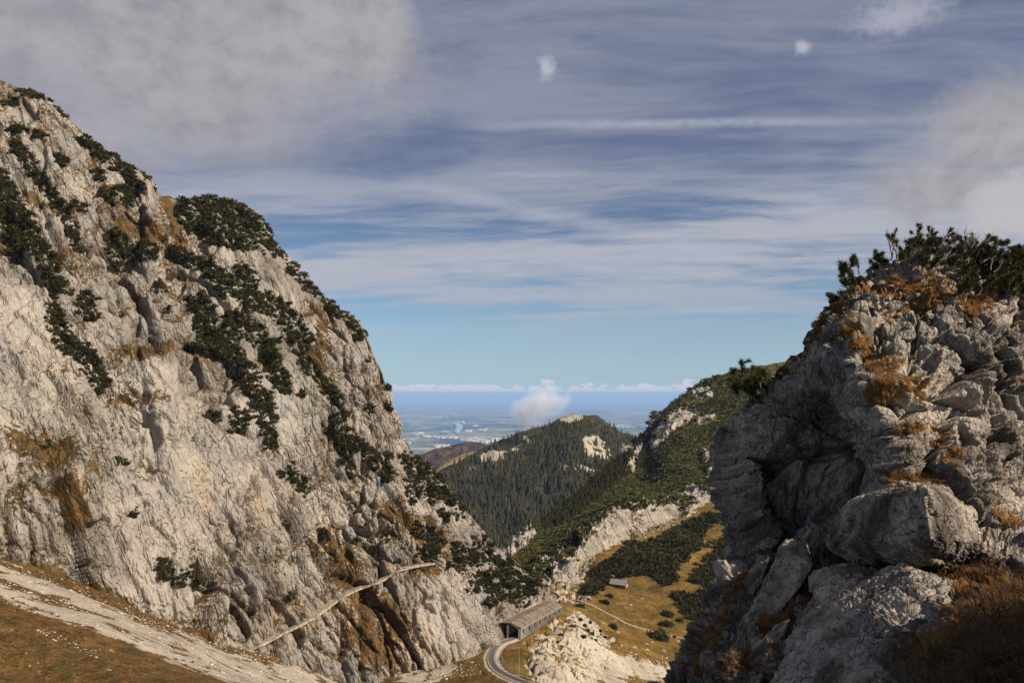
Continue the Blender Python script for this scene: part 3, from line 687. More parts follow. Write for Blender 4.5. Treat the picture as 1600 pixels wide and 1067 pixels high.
# ---- dwarf pine on the cliff, traced patches
CP = [(9, [(32, 138), (72, 147)]), (7, [(80, 152), (112, 180)]), (10, [(133, 213), (160, 240), (200, 268)]), (9, [(200, 268), (215, 295)]), (6, [(12, 160), (26, 160)]), (5, [(10, 203), (45, 206)]), (5, [(60, 209)]), (6, [(88, 248), (104, 252)]), (8, [(22, 224), (60, 270), (105, 344), (124, 388)]), (5, [(60, 205)]),
 (12, [(0, 276), (22, 325), (49, 370), (75, 411), (96, 458)]), (9, [(0, 302), (26, 396)]), (13, [(178, 368), (184, 412)]), (12, [(216, 392), (236, 392)]), (7, [(150, 268), (158, 280)]), (9, [(190, 298), (204, 314)]), (7, [(160, 300), (174, 312)]), (6, [(118, 318), (130, 326)]), (6, [(228, 275), (236, 277)]),
 (18, [(290, 320), (345, 326), (400, 348), (432, 384)]), (14, [(300, 348), (355, 372), (395, 375)]), (10, [(270, 396), (319, 415), (356, 445), (392, 478)]), (9, [(247, 450)]), (12, [(134, 468), (138, 490)]), (6, [(258, 483)]), (13, [(306, 466), (322, 488)]), (13, [(85, 485), (97, 530), (139, 559), (157, 600)]),
 (12, [(436, 374), (474, 435), (511, 458)]), (12, [(519, 470), (548, 498), (562, 522)]), (8, [(372, 415), (399, 441)]), (13, [(350, 447), (399, 467), (444, 490), (477, 530)]), (12, [(361, 494), (406, 527), (425, 569), (444, 606)]), (13, [(350, 520), (372, 569), (395, 599), (420, 650)]), (9, [(470, 557), (500, 595), (530, 628)]), (6, [(432, 531)]),
 (4, [(575, 561)]), (4, [(609, 606)]), (13, [(319, 487), (326, 529), (360, 555), (390, 604)]), (9, [(300, 542), (312, 546)]), (6, [(330, 650), (343, 652)]), (13, [(375, 652), (372, 668)]), (5, [(180, 720), (195, 722)]), (4, [(71, 694)]), (6, [(212, 800)]), (10, [(414, 656), (425, 694)]), (5, [(470, 615)]), (6, [(515, 660), (537, 649)]),
 (9, [(515, 667), (560, 694), (590, 727), (612, 746)]), (6, [(530, 690), (549, 739)]), (8, [(455, 731), (477, 768)]), (5, [(440, 742)]), (5, [(579, 639)]), (5, [(605, 639)]), (6, [(605, 712)]), (11, [(639, 708), (650, 750), (646, 780)]), (12, [(676, 772)]), (12, [(666, 722), (706, 772), (722, 800)]), (11, [(655, 830), (682, 840)]), (11, [(660, 862), (678, 864)]),
 (7, [(582, 859)]), (4, [(552, 847)]), (5, [(605, 840)]), (4, [(620, 877)]), (10, [(715, 855), (742, 875)]), (8, [(708, 880), (722, 890)]), (5, [(455, 930)]), (5, [(447, 821)]), (9, [(259, 880), (265, 905)]), (12, [(292, 900), (306, 908)]), (10, [(746, 845), (770, 875)]), (14, [(770, 880), (815, 915), (838, 912)]), (11, [(806, 930), (815, 938)]), (11, [(750, 905), (782, 928)]), (8, [(738, 918)]), (6, [(768, 940)]), (5, [(500, 830), (510, 838)]), (5, [(690, 800), (700, 812)])]
def patch_points(strokes, gap):
    pts = []; grid = {}
    for r, ps in strokes:
        if len(ps) == 1: ps = [ps[0], ps[0]]
        for (ax, ay), (bx, by) in zip(ps[:-1], ps[1:]):
            L = math.hypot(bx - ax, by - ay); n = int((L * 2 * r + 3.2 * r * r) / (gap * gap) * 2.2) + 2
            for _ in range(n):
                t = random.random(); q = r * math.sqrt(random.random()) * random.choice((1, 1, 1.25)); an = random.uniform(0, 6.283)
                x, y = ax + (bx - ax) * t + q * math.cos(an), ay + (by - ay) * t + q * math.sin(an)
                k = (int(x // gap), int(y // gap))
                if any((x - u) ** 2 + (y - v) ** 2 < gap * gap * .8 for i in (-1, 0, 1) for j in (-1, 0, 1) for u, v in grid.get((k[0] + i, k[1] + j), ())): continue
                grid.setdefault(k, []).append((x, y)); pts.append((x, y))
    return pts
def hits(H, pts, size_px, jitter=.35, sink=.15, lim=None, flat=1.):
    out = []
    for x, y in pts:
        h = H.at(x, y)
        if h is None or (lim and not lim[0] < h[0].y < lim[1]): continue
        s = size_px * random.uniform(1 - jitter, 1 + jitter) * h[0].y / F
        q = h[0] - h[1] * s * sink * (1 if h[1].dot(h[0]) < 0 else -1)
        out.append(((q.x, q.y, q.z), (s * random.uniform(.9, 1.25), s, s * flat * random.uniform(.8, 1.15)), random.uniform(0, 6.28), random.random()))
    return out
SH = [shrub_geo(105, 100 + k, 0, .42, .85) for k in range(6)]
SHm = [shrub_geo(70, 150 + k, 0, .48, .85) for k in range(6)]
SHs = [shrub_geo(34, 200 + k, 0, .6, .8) for k in range(5)]
cs = hits(H_CLIFF, patch_points([(r * 1.15, p) for r, p in CP], 4.5), 5.0, .5, .25)
cs.sort(key=lambda t: -t[1][0] / t[0][1])
def cliff_zone(p):
    x, y = (float(v) for v in proj(np.array(p)))
    z = ('rock spur above the railway gallery' if x > 700 else 'shoulder of the cliff left of the far valley' if x > 600 else 'foot of the cliff above the scree' if y > 790 else 'rounded second summit of the cliff' if x > 250 and y < 400 else
         'upper left flank of the cliff' if x < 250 else 'long diagonal gully in the middle of the cliff' if x < 460 else 'right flank of the cliff')
    return 'dark dwarf pine clump on the ' + z, 'dwarf pines, ' + z
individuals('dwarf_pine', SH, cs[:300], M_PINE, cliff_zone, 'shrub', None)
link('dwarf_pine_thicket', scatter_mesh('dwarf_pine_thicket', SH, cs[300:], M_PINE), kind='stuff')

# ---- dwarf pine carpet on the ridge
def poly_pts(poly, gap):
    xs = [p[0] for p in poly]; ys = [p[1] for p in poly]; out = []
    def inside(x, y):
        c = False; j = len(poly) - 1
        for i in range(len(poly)):
            (xi, yi), (xj, yj) = poly[i], poly[j]
            if (yi > y) != (yj > y) and x < (xj - xi) * (y - yi) / (yj - yi) + xi: c = not c
            j = i
        return c
    y = min(ys)
    while y < max(ys):
        x = min(xs)
        while x < max(xs):
            u, v = x + random.uniform(-.5, .5) * gap, y + random.uniform(-.5, .5) * gap
            if inside(u, v): out.append((u, v))
            x += gap
        y += gap * .8
    return out
def avoid(pts, strokes, keep=.04):
    a = np.array(pts); m = stroke_mask(a[:, 0], a[:, 1], strokes, .35)
    return [p for p, k in zip(pts, m) if random.random() > k or random.random() < keep]
RIDGE_BARE = [(12, [(1022, 690), (1042, 668), (1072, 644)]), (5, [(1018, 660), (1028, 648)]), (7, [(962, 705), (985, 700)]), (6, [(1000, 700), (988, 730)]), (5, [(1085, 612), (1105, 604)]), (11, [(1112, 700), (1122, 760)]), (8, [(1090, 655), (1112, 652)]), (10, [(795, 862), (825, 838)]), (5, [(1090, 622), (1112, 618)]),
    (14, [(985, 808), (985, 850)]), (16, [(935, 835), (900, 885)]), (16, [(965, 808), (935, 840)]), (16, [(1000, 808), (1060, 800)]), (14, [(1080, 805), (1145, 765)]), (10, [(1080, 765), (1100, 775)]), (12, [(870, 890), (900, 900)]), (6, [(845, 868), (870, 862)])]
rp = avoid(poly_pts([(785, 885), (790, 855), (820, 830), (870, 795), (930, 740), (985, 695), (1020, 645), (1070, 612), (1105, 590), (1150, 578), (1200, 575), (1230, 740), (1150, 775), (1080, 800), (1000, 795), (960, 800), (905, 880), (850, 905)], 3.6), RIDGE_BARE)
SHADOW_STRIP = [(13, [(1003, 700), (985, 725), (950, 748), (905, 790), (860, 815)])]  # shadow wedge on the left flank, imitated with dark-coloured spruces
a_ = np.array(rp); k_ = stroke_mask(a_[:, 0], a_[:, 1], SHADOW_STRIP, .3)
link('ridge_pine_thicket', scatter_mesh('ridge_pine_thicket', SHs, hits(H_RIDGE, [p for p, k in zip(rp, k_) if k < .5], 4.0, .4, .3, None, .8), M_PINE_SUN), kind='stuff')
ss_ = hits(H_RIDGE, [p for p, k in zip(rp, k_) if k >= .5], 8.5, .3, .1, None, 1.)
link('ridge_shadow_spruces', scatter_mesh('ridge_shadow_spruces', [spruce_geo(50 + k) for k in range(4)], [(p, (q[0] * 1.5, q[1] * 1.5, q[2] * 1.5), r_, 0.) for p, q, r_, t_ in ss_], M_PINE), kind='stuff')

# ---- dwarf pine field round the grassy track, and the single bushes of the meadow
FIELD_BARE = [(9, [(1150, 775), (1125, 835)]), (13, [(1118, 830), (1090, 875), (1070, 890)]), (10, [(1065, 895), (1075, 915), (1050, 920)]), (7, [(1075, 920), (1095, 918)]), (4, [(1120, 800), (1150, 800)]), (5, [(980, 905), (1020, 905)])]
fp = avoid(poly_pts([(905, 935), (925, 900), (930, 885), (960, 870), (985, 845), (1010, 850), (1050, 828), (1100, 805), (1145, 780), (1200, 770), (1210, 860), (1150, 940), (1110, 985), (1085, 978), (1060, 955), (1045, 925), (1030, 908), (990, 900), (950, 905), (935, 925)], 4.6), FIELD_BARE, .02)
fsp = hits(H_GROUND, fp, 6.0, .45, .1, None, .9)
link('field_pine_thicket', scatter_mesh('field_pine_thicket', SHm, fsp, M_PINE), kind='stuff')
def bush(x, y, rx, label, H=None, group=None, flat=.6):
    h = (H or H_GROUND).at(x, y)
    if h is None: return
    V, Fc, sh = shrub_geo(260, int(x * 7 + y), 2, .22, flat)
    o = link('pine_bush', mesh_np('pine_bush', V, Fc, M_PINE, False, {'mask': np.stack([sh] * 3, -1)}), label=label, category='shrub')
    s = rx * h[0].y / F; o.location = h[0]; o.scale = (s, s * .8, s); o.rotation_euler = (0, 0, x)
    if group: o['group'] = group
for b in ((1028, 997, 21, 'wide dark pine bush in the meadow just below the footpath'), (957, 980, 10, 'small dark pine bush at the left edge of the ochre meadow'), (1040, 977, 13, 'dark pine bush just above the footpath in the meadow'),
          (1042, 962, 13, 'round dark pine bush touching the thicket at the meadow edge'), (1062, 970, 7, 'tiny round pine bush beside the thicket at the meadow edge'), (1054, 995, 4, 'smallest dark bush right of the wide meadow bush'),
          (945, 942, 9, 'low dark bush on the meadow below the hut'), (905, 948, 9, 'dark bush where the footpath leaves the saddle'), (952, 932, 8, 'dark bush left of the hut near the footpath')): bush(*b)
for i, (x, y, r) in enumerate(((906, 968, 6), (913, 978, 6), (921, 972, 5), (925, 990, 5), (893, 978, 4), (876, 992, 5), (871, 1003, 4), (911, 995, 6), (924, 997, 3), (918, 985, 5), (930, 1000, 4), (938, 985, 4), (945, 995, 4))):
    bush(x, y, r, 'small dark bush on the pale rock spur below the gallery', None, 'bushes on the rock spur')

# ---- spruces
SP = [spruce_geo(k) for k in range(6)]
tp = avoid(poly_pts([(560, 935), (600, 800), (690, 742), (745, 712), (800, 682), (860, 662), (888, 654), (930, 657), (962, 670), (1000, 690), (1060, 730), (1060, 935)], 4.3), [(r * .85, p) for r, p in HILL_ROCK + HILL_TURF], .06)
ts = []
for x, y in tp:
    if not (640 < x < 1030 and y < 930 - max(0, x - 800) * .75 and (x - 650) > (y - 800)): continue     # hidden by the nearer slopes
    h = H_HILL.at(x, y)
    if h is None: continue
    s = random.choice((random.uniform(8, 16), random.uniform(14, 27), random.uniform(18, 28))) * (.7 if y < 690 else 1)
    ts.append(((h[0].x, h[0].y, h[0].z - 1), (s * random.uniform(.85, 1.15), s, s), random.uniform(0, 6.28), random.random()))
def seen(t):       # rough: in the gap between the near mountains
    x, y = proj(np.array(t[0])); return 690 < x < 1000 and y < 870 - max(0, x - 800) * .75 and (x - 690) * 1.0 > (y - 760)
vis = [t for t in ts if seen(t)]; vis.sort(key=lambda t: -t[1][2] / t[0][1]); idx = {id(t) for t in vis[:300]}
def hill_zone(p):
    x, y = (float(v) for v in proj(np.array(p)))
    z = 'close under the rocky summit of the forested hill' if y < 690 and 840 < x < 950 else 'on the left shoulder of the forested hill' if x < 800 and y < 750 else 'on the right flank of the forested hill' if x > 880 and y < 760 else 'in the shaded foot of the forested hill' if y > 790 else 'on the middle slope of the forested hill'
    return 'dark spruce standing ' + z, 'spruces ' + z
individuals('spruce_tree', SP, vis[:300], M_SPRUCE, hill_zone, 'tree', None)
link('spruce_forest', scatter_mesh('spruce_forest', SP, [t for t in ts if id(t) not in idx], M_SPRUCE), kind='stuff')
def lone_spruce(H, x, y, hpx, label):
    h = H.at(x, y)
    if h is None: return
    s = hpx * h[0].y / F; t = thing('spruce_tree', label, 'tree', h[0])
    V, Fc, sh = spruce_geo(int(x), 9, 9); link('crown', mesh_np('crown', V * s * [1.5, 1.5, 1], Fc, M_PINE, False, {'mask': np.stack([sh] * 3, -1)}), t)
    k = 7; a = np.linspace(0, 6.283, k, endpoint=False); ring = np.stack([np.cos(a), np.sin(a), 0 * a], -1)
    V = np.concatenate([ring * .035 * s + [0, 0, -.05 * s], ring * .008 * s + [0, 0, .9 * s]]); Fq = [(j, (j + 1) % k, k + (j + 1) % k, k + j) for j in range(k)]
    link('trunk', mesh_np('trunk', V, Fq, M_BARK), t)
M_BARK = plain_mat('bark', (.13, .10, .075), .35, 8., .9, .4)
lone_spruce(H_CLIFF, 307, 905, 34, 'single pointed spruce at the foot of the cliff above the scree')
lone_spruce(H_CLIFF, 254, 905, 28, 'second smaller spruce at the foot of the cliff')

# ================================================================== RIGHT OUTCROP
CR_D = [  # photo px, py -> distance of the rock face in metres
 (1127, 655, 22.6), (1131, 700, 22.3), (1143, 750, 21.8), (1165, 805, 21), (1183, 850, 20.2), (1145, 622, 23), (1195, 582, 23.6), (1235, 545, 23.8), (1262, 510, 24), (1285, 470, 24.2), (1320, 437, 24.4), (1375, 405, 24.6), (1440, 388, 24.6), (1505, 392, 24.4), (1600, 400, 24.2), (1850, 380, 25),
 (1305, 485, 22.6), (1325, 530, 20.6), (1335, 590, 19.5), (1345, 640, 18.9), (1385, 690, 18.1), (1405, 735, 17.6), (1200, 640, 22.2), (1190, 720, 21.7), (1250, 600, 21.8), (1250, 690, 21.1), (1295, 640, 20.9), (1300, 730, 20.6), (1350, 745, 19.6), (1225, 800, 20.2), (1280, 820, 19.2), (1360, 790, 18.6),
 (1400, 430, 22.6), (1450, 440, 21.8), (1450, 490, 20.4), (1400, 520, 20.2), (1450, 570, 19.1), (1450, 650, 18.4), (1450, 720, 17.8), (1550, 450, 22.2), (1550, 520, 20.6), (1550, 610, 19.5), (1550, 700, 18.7), (1550, 800, 17.5), (1700, 450, 23.4), (1700, 600, 21), (1700, 800, 19), (1850, 600, 23), (1850, 900, 18), (1480, 780, 17),
 (1240, 880, 18.4), (1300, 900, 17.2), (1400, 910, 16), (1520, 910, 15), (1700, 940, 14), (1850, 960, 14)]
crD = rbf([(a, b) for a, b, c in CR_D], np.array([c for a, b, c in CR_D]), .0005)
def build_crag(NU=520, NV=400):
    S = [(1183, 850), (1165, 805), (1143, 750), (1131, 700), (1127, 655), (1145, 622), (1195, 582), (1235, 545), (1262, 510), (1285, 470), (1320, 437), (1375, 405), (1440, 388), (1505, 392), (1580, 400), (1680, 400), (1850, 380)]
    Bt = [(1200, 872), (1215, 880), (1230, 886), (1243, 890), (1256, 893), (1270, 896), (1290, 900), (1312, 902), (1334, 904), (1358, 906), (1385, 908), (1420, 910), (1470, 910), (1530, 912), (1600, 920), (1690, 935), (1850, 950)]
    R = []
    for (tx, ty), (bx, by) in zip(S, Bt):
        cx, cy = 1480, 760; L = math.hypot(cx - tx, cy - ty); ux, uy = (cx - tx) / L, (cy - ty) / L
        d0 = float(crD(np.array([[tx, ty]]))[0])
        row = [P(tx + ux * 120, ty + uy * 120, d0 + 6), P(tx + ux * 40, ty + uy * 40, d0 + 3.2), P(tx + ux * 6, ty + uy * 6, d0 + 1.0)]
        for t in np.linspace(0, 1, 15):
            x, y = tx + (bx - tx) * t, ty + (by - ty) * t
            row.append(P(x, y, float(crD(np.array([[x, y]]))[0])))
        row.append(row[-1] + np.array([0, -.2, -1.5])); R.append(row)
    wu = [math.hypot(S[i + 1][0] - S[i][0], S[i + 1][1] - S[i][1]) + 20 for i in range(len(S) - 1)]; wu[-1] *= .35; wu[-2] *= .8
    Gd = loft(np.array(R), NU, NV, wu, [1.2, 1.2, .8] + [1.4] * 14 + [.6])
    n = normals(Gd)
    if n[NU // 2, NV // 2, 1] > 0: n = -n
    px, py = proj(Gd); tv = np.linspace(0, 1, NV)[None]; fade = sstep(tv, .12, .30)
    d, ck = cliff_relief(Gd, 2.5, 13, -.2, 1.1, (.5, .95, 1.1, 1.15), 2.5, .4)
    top = stroke_mask(px, py, [(40, [(1280, 500), (1400, 430), (1600, 440)]), (22, [(1165, 612), (1215, 572), (1280, 495)])], .5)
    d = d * (.22 + .78 * fade) + (1 - fade) * (.9 * cliff_relief(Gd, .8, 23, -.2, 1.2, (.6, 1., 1.1, 1.), 2.4, .45)[0] - .25) + .10 * fbm(Gd / .35, 4, 3) * top
    d = np.minimum(d, .02 + .9 * sstep(tv, .13, .42)) - .12 * (1 - fade)      # the outline stays where it is
    Gd = Gd + n * d[..., None]
    n2 = normals(Gd)
    if n2[NU // 2, NV // 2, 1] > 0: n2 = -n2
    up = sstep(n2[..., 2], .45, .85)
    br = stroke_mask(px, py, TUFT_STROKES, .6)
    grass = np.clip(.25 * up + .42 * br + .34 * top * up + .40 * top + .22 * ck + .3 * fbm(Gd / .8, 4, 4) - .12, 0, 1)
    tone = np.clip(.55 + .5 * fbm(Gd / 2.2, 4, 31), 0, 1)
    stain = np.clip(.7 * fbm(Gd / 1.5, 4, 44) - .1, 0, 1)
    Fc = grid_faces(NU, NV)
    o = link('rock_outcrop', mesh_np('rock_outcrop', Gd, Fc, M_CRAG, True, {'mask': np.stack([grass, tone, stain], -1).reshape(-1, 3)}), kind='structure')
    return o, Hit(Gd, Fc)
TUFT_STROKES = [(10, [(1335, 432), (1365, 430)]), (11, [(1400, 445), (1470, 440)]), (10, [(1420, 462), (1465, 458)]), (10, [(1325, 512), (1345, 530)]), (11, [(1345, 545), (1380, 585)]), (10, [(1365, 560), (1400, 575)]), (12, [(1385, 595), (1440, 605)]), (9, [(1365, 610), (1390, 625)]), (12, [(1460, 680), (1500, 715)]), (8, [(1410, 668), (1440, 672)]), (10, [(1400, 755), (1460, 748)]), (9, [(1505, 470), (1515, 490)]), (8, [(1525, 465), (1545, 485)]), (10, [(1300, 465), (1200, 580)]), (8, [(1565, 800), (1578, 830)]), (8, [(1588, 500), (1592, 520)]), (7, [(1450, 885), (1530, 892)]), (7, [(1380, 480), (1400, 490)])]
O_CRAG, H_CRAG = build_crag()
BK_D = [(1183, 846, 21), (1150, 885, 19.5), (1105, 935, 18.2), (1075, 990, 17), (1035, 1062, 15.6), (960, 1190, 13.5), (1250, 870, 18.5), (1230, 930, 16.3), (1180, 1000, 14.6), (1130, 1067, 13.6), (1100, 1190, 11.8), (1300, 880, 17.3), (1300, 960, 14), (1290, 1067, 11.3), (1280, 1190, 9.5), (1400, 890, 15.2), (1420, 960, 11.5), (1430, 1067, 8), (1430, 1190, 6.3), (1520, 900, 13.2), (1540, 960, 8.6), (1560, 1067, 5.4), (1580, 1190, 4), (1680, 900, 12), (1680, 960, 8), (1700, 1067, 5), (1800, 1190, 3.6), (1850, 900, 12), (1900, 1067, 5.5)]
bkD = rbf([(a, b) for a, b, c in BK_D], np.array([c for a, b, c in BK_D]), .0005)
def build_bank(NU=340, NV=300):
    Ls = [[(1183, 846), (1150, 885), (1105, 935), (1075, 990), (1035, 1062), (960, 1190)]]
    def col(a, b): return [(a[0] + (b[0] - a[0]) * t, a[1] + (b[1] - a[1]) * t) for t in (0, .12, .26, .42, .63, 1)]
    for a, b in (((1240, 856), (1090, 1190)), ((1300, 866), (1250, 1190)), ((1390, 872), (1400, 1190)), ((1500, 880), (1540, 1190)), ((1640, 885), (1700, 1190)), ((1850, 890), (1900, 1190))): Ls.append(col(a, b))
    R = []
    for i, L in enumerate(Ls):
        R.append([P(x, y, float(bkD(np.array([[x, y]]))[0])) for x, y in L])
    R = np.array(R); b1 = R[0] + np.array([.5, 1.5, -1.2]); b2 = R[0] + np.array([2., 5, -5.])
    R = np.concatenate([[b2], [b1], R]); R = np.concatenate([R[:, :1] + np.array([0, 1.5, 0]), R], 1)
    Gd = loft(R, NU, NV, [.5, .5, 1.2, 1.2, 1.2, 1.2, 1, .8])
    n = normals(Gd)
    if n[NU // 2, NV // 2, 2] < 0: n = -n
    d, ck = cliff_relief(Gd, 1.3, 71, .9, 1.6, (.9, 1.0, 1.2, 1.2)); px, py = proj(Gd)
    soil = stroke_mask(px, py, BANK_GRASS, .5)
    d = d * (1 - .7 * soil)
    Gd = Gd + n * d[..., None]
    grass = np.clip(.95 * soil + .25 * ck + .3 * fbm(Gd / .7, 4, 4) + .02, 0, 1)
    tone = np.clip(.42 + .5 * fbm(Gd / 1.8, 4, 37), 0, 1); Fc = grid_faces(NU, NV)
    o = link('rocky_bank', mesh_np('rocky_bank', Gd, Fc, M_CRAG, True, {'mask': np.stack([grass, tone, 0 * tone], -1).reshape(-1, 3)}), kind='structure')
    return o, Hit(Gd, Fc)
BANK_GRASS = [(70, [(1560, 980), (1700, 960)]), (60, [(1500, 1067), (1700, 1067)]), (20, [(1250, 915), (1215, 985), (1190, 1050)]), (15, [(1170, 900), (1120, 970), (1080, 1040)]), (16, [(1130, 1060), (1160, 1010)]), (14, [(1440, 895), (1560, 890)])]
O_BANK, H_BANK = build_bank()

import bmesh
def hull_rock(name, pts, parent, sub=5, rel=.10, seed=1, sc=.5, smooth_it=1, lean=.3):
    """a block: hull of its corners, subdivided, softened and given rock relief"""
    bm = bmesh.new(); vs = [bm.verts.new(tuple(p)) for p in pts]
    r = bmesh.ops.convex_hull(bm, input=vs)
    bmesh.ops.delete(bm, geom=[v for v in bm.verts if not v.link_faces], context='VERTS')
    bmesh.ops.triangulate(bm, faces=bm.faces)
    for k in range(sub):
        bmesh.ops.subdivide_edges(bm, edges=bm.edges[:], cuts=1, use_grid_fill=True)
        if k == 2: 
            for _ in range(smooth_it): bmesh.ops.smooth_vert(bm, verts=bm.verts, factor=.35, use_axis_x=True, use_axis_y=True, use_axis_z=True)
        if len(bm.faces) > 60000: break
    bmesh.ops.triangulate(bm, faces=bm.faces); bm.normal_update()
    V = np.array([v.co for v in bm.verts]); N = np.array([v.normal for v in bm.verts]); Fc = np.array([[v.index for v in f.verts] for f in bm.faces]) if not bm.verts.index_update() else None
    bm.free()
    d, ck = cliff_relief(V, sc, seed, lean, 1.2, (.6, .8, 1., 1.2), 2.2, .5); V = V + N * (d * rel / .1)[:, None] * .6
    tone = np.clip(.5 + .5 * fbm(V / (sc * 1.5), 4, seed), 0, 1); up = sstep(N[:, 2], .7, 1)
    gr = np.clip(.15 * ck + .12 * up + .2 * fbm(V / sc, 3, seed + 3), 0, 1)
    return link(name, mesh_np(name, V, Fc, M_CRAG, True, {'mask': np.stack([gr, tone, np.clip(.6 * fbm(V / .9, 3, seed + 5), 0, 1)], -1)}), parent)
def PP(*l): return [P(*q) for q in l]
bo = hull_rock('boulder', PP((1290, 852, 15.9), (1300, 815, 16.0), (1330, 782, 15.6), (1372, 772, 14.2), (1446, 764, 12.6), (1456, 842, 12.2), (1440, 884, 13.2), (1345, 884, 15.2), (1520, 800, 14.2), (1535, 850, 14), (1505, 878, 13.6), (1400, 757, 16.5), (1480, 762, 16.2), (1310, 860, 17.5), (1500, 870, 17)), None, 6, .07, 5, .7)
bo['label'] = 'huge angular grey boulder with a dark face below the outcrop'; bo['category'] = 'boulder'
hull_rock('slab', PP((1288, 908, 14.2), (1330, 895, 13.8), (1405, 878, 13), (1492, 905, 12), (1470, 955, 10.6), (1425, 1110, 8.4), (1175, 1110, 11.6), (1235, 990, 13.4), (1350, 985, 11.4), (1300, 1000, 15), (1450, 930, 14), (1250, 1110, 13)), O_BANK, 6, .06, 9, .8)
hull_rock('slab', PP((1226, 842, 17.6), (1258, 846, 17.2), (1274, 884, 16.2), (1240, 930, 15.3), (1165, 1030, 14), (1120, 1080, 13.6), (1105, 1075, 14.4), (1170, 960, 15.8), (1205, 890, 17.2), (1235, 900, 19), (1150, 1060, 16)), O_BANK, 5, .06, 19, .6, 1, .8)
hull_rock('slab', PP((1180, 868, 19), (1205, 862, 18.6), (1190, 910, 17.2), (1140, 985, 16.2), (1125, 990, 16.6), (1160, 905, 18.5), (1180, 930, 19)), O_BANK, 5, .07, 29, .5)
hull_rock('slab', PP((1215, 975, 14.2), (1235, 965, 13.6), (1190, 1060, 12.4), (1150, 1110, 12.2), (1130, 1100, 12.8), (1180, 1010, 14.1), (1200, 1080, 14.5)), O_BANK, 5, .07, 39, .5)
hull_rock('slab', PP((1095, 1035, 15.6), (1120, 1030, 15), (1110, 1090, 13.8), (1070, 1110, 13.9), (1075, 1060, 15.2), (1100, 1090, 16)), O_BANK, 5, .07, 49, .4)
hull_rock('slab', PP((1270, 895, 15.4), (1300, 880, 15), (1345, 878, 14.6), (1350, 900, 14), (1290, 925, 14), (1262, 925, 14.8), (1310, 920, 17)), O_BANK, 5, .07, 59, .4)

def stone_geo(seed):
    r = np.random.default_rng(seed); V, Fc = ico(2); a = r.normal(size=(9, 3)); a /= np.linalg.norm(a, axis=1, keepdims=True); h = r.uniform(.55, .85, 9)
    for _ in range(2):
        for k in range(9):
            e = V @ a[k] - h[k]; V = V - np.where(e > 0, e, 0)[:, None] * a[k]
    V = V * r.uniform(.75, 1.25, 3) * [1, 1, .8]; V = V + .05 * np.stack([fbm(V * 3, 3, seed + i) for i in range(3)], -1)
    return V, Fc
ST = []
for k in range(7):
    V, Fc = stone_geo(k); t = np.clip(.6 + .4 * fbm(V * 1.5, 3, k), 0, 1)
    ST.append(mesh_np('stone', V, Fc, M_CRAG, False, {'mask': np.stack([0 * t, t, 0 * t], -1)}))
def stones(H, pts, lo, hi, parent, lim=30):
    for x, y in pts:
        h = H.at(x, y)
        if h is None or h[0].y > lim: continue
        o = link('stone', random.choice(ST), parent); s = random.uniform(lo, hi) ** 1.0 * h[0].y / F
        o.location = h[0] + h[1] * s * .1; o.scale = (s, s * random.uniform(.7, 1), s * random.uniform(.6, 1)); o.rotation_euler = (random.uniform(-.5, .5), random.uniform(-.5, .5), random.uniform(0, 6.28))
stones(H_CRAG, patch_points([(22, [(1300, 500), (1380, 430), (1470, 420), (1560, 470)]), (14, [(1210, 590), (1280, 505)]), (25, [(1390, 470), (1500, 500)])], 13), 3, 9, O_CRAG)
stones(H_CRAG, patch_points([(25, [(1340, 480), (1380, 500)]), (25, [(1410, 520), (1480, 520)]), (20, [(1560, 470), (1590, 500)]), (15, [(1300, 540), (1340, 570)])], 36), 12, 20, O_CRAG)
for i, (x, y, s) in enumerate(((990, 1012, 5), (1036, 1016, 4), (1003, 935, 3), (985, 945, 4), (978, 950, 3), (1018, 1003, 4), (918, 935, 7), (965, 988, 4), (970, 1008, 4), (1010, 1015, 5), (925, 925, 5), (900, 945, 6), (955, 900, 5))):
    h = H_GROUND.at(x, y)
    if h:
        o = link('boulder', random.choice(ST), label='pale limestone block lying on the ochre meadow', category='boulder', group='pale blocks on the meadow'); q = s * h[0].y / F
        o.location = h[0]; o.scale = (q, q, q * .8); o.rotation_euler = (0, 0, x)

def scree_stones():
    geos = []
    for k in range(4):
        V, Fc = ico(0); V = V * np.random.default_rng(k).uniform(.6, 1.2, V.shape); geos.append((V, Fc, np.full(len(V), .5)))
    pts = patch_points([(26, [(0, 905), (150, 955), (300, 1010), (460, 1060)]), (6, [(60, 985), (150, 1020)]), (24, [(960, 1040), (1030, 1045)]), (20, [(880, 1020), (930, 1045)]), (14, [(640, 1055), (740, 1040)])], 4.0)
    spots = []
    for x, y in pts:
        h = H_GROUND.at(x, y)
        if h: z = abs(random.gauss(0, 1)) * 1.2 + .5; z *= h[0].y / F; spots.append(((h[0].x, h[0].y, h[0].z), (z, z * .8, z * .7), random.uniform(0, 6), .5))
    me = scatter_mesh('scree_stones', geos, spots, plain_mat('scree_stone', (.36, .31, .25), .35, .9)); link('scree_stones', me, kind='stuff')
scree_stones()
def tussocks(name, strokes, gap, size, m):
    geos = [shrub_geo(26, 300 + k, 0, .7, .7) for k in range(4)]
    link(name, scatter_mesh(name, geos, hits(H_GROUND, [p for p in patch_points(strokes, gap) if random.random() < .75], size, .6, .1, None, .6), m), kind='stuff')
M_TUSS = leaf_mat('tussock_grass', (.022, .013, .005), (.15, .088, .03), .5); M_TUSM = leaf_mat('meadow_tussock', (.060, .036, .010), (.17, .105, .027), .12)
tussocks('slope_tussocks', [(55, [(-20, 1020), (120, 1060)]), (45, [(60, 1040), (280, 1085)]), (9, [(60, 893), (200, 948), (330, 990)]), (8, [(0, 935), (100, 975)]), (20, [(0, 965), (150, 1015)])], 5.0, 3.2, M_TUSS)
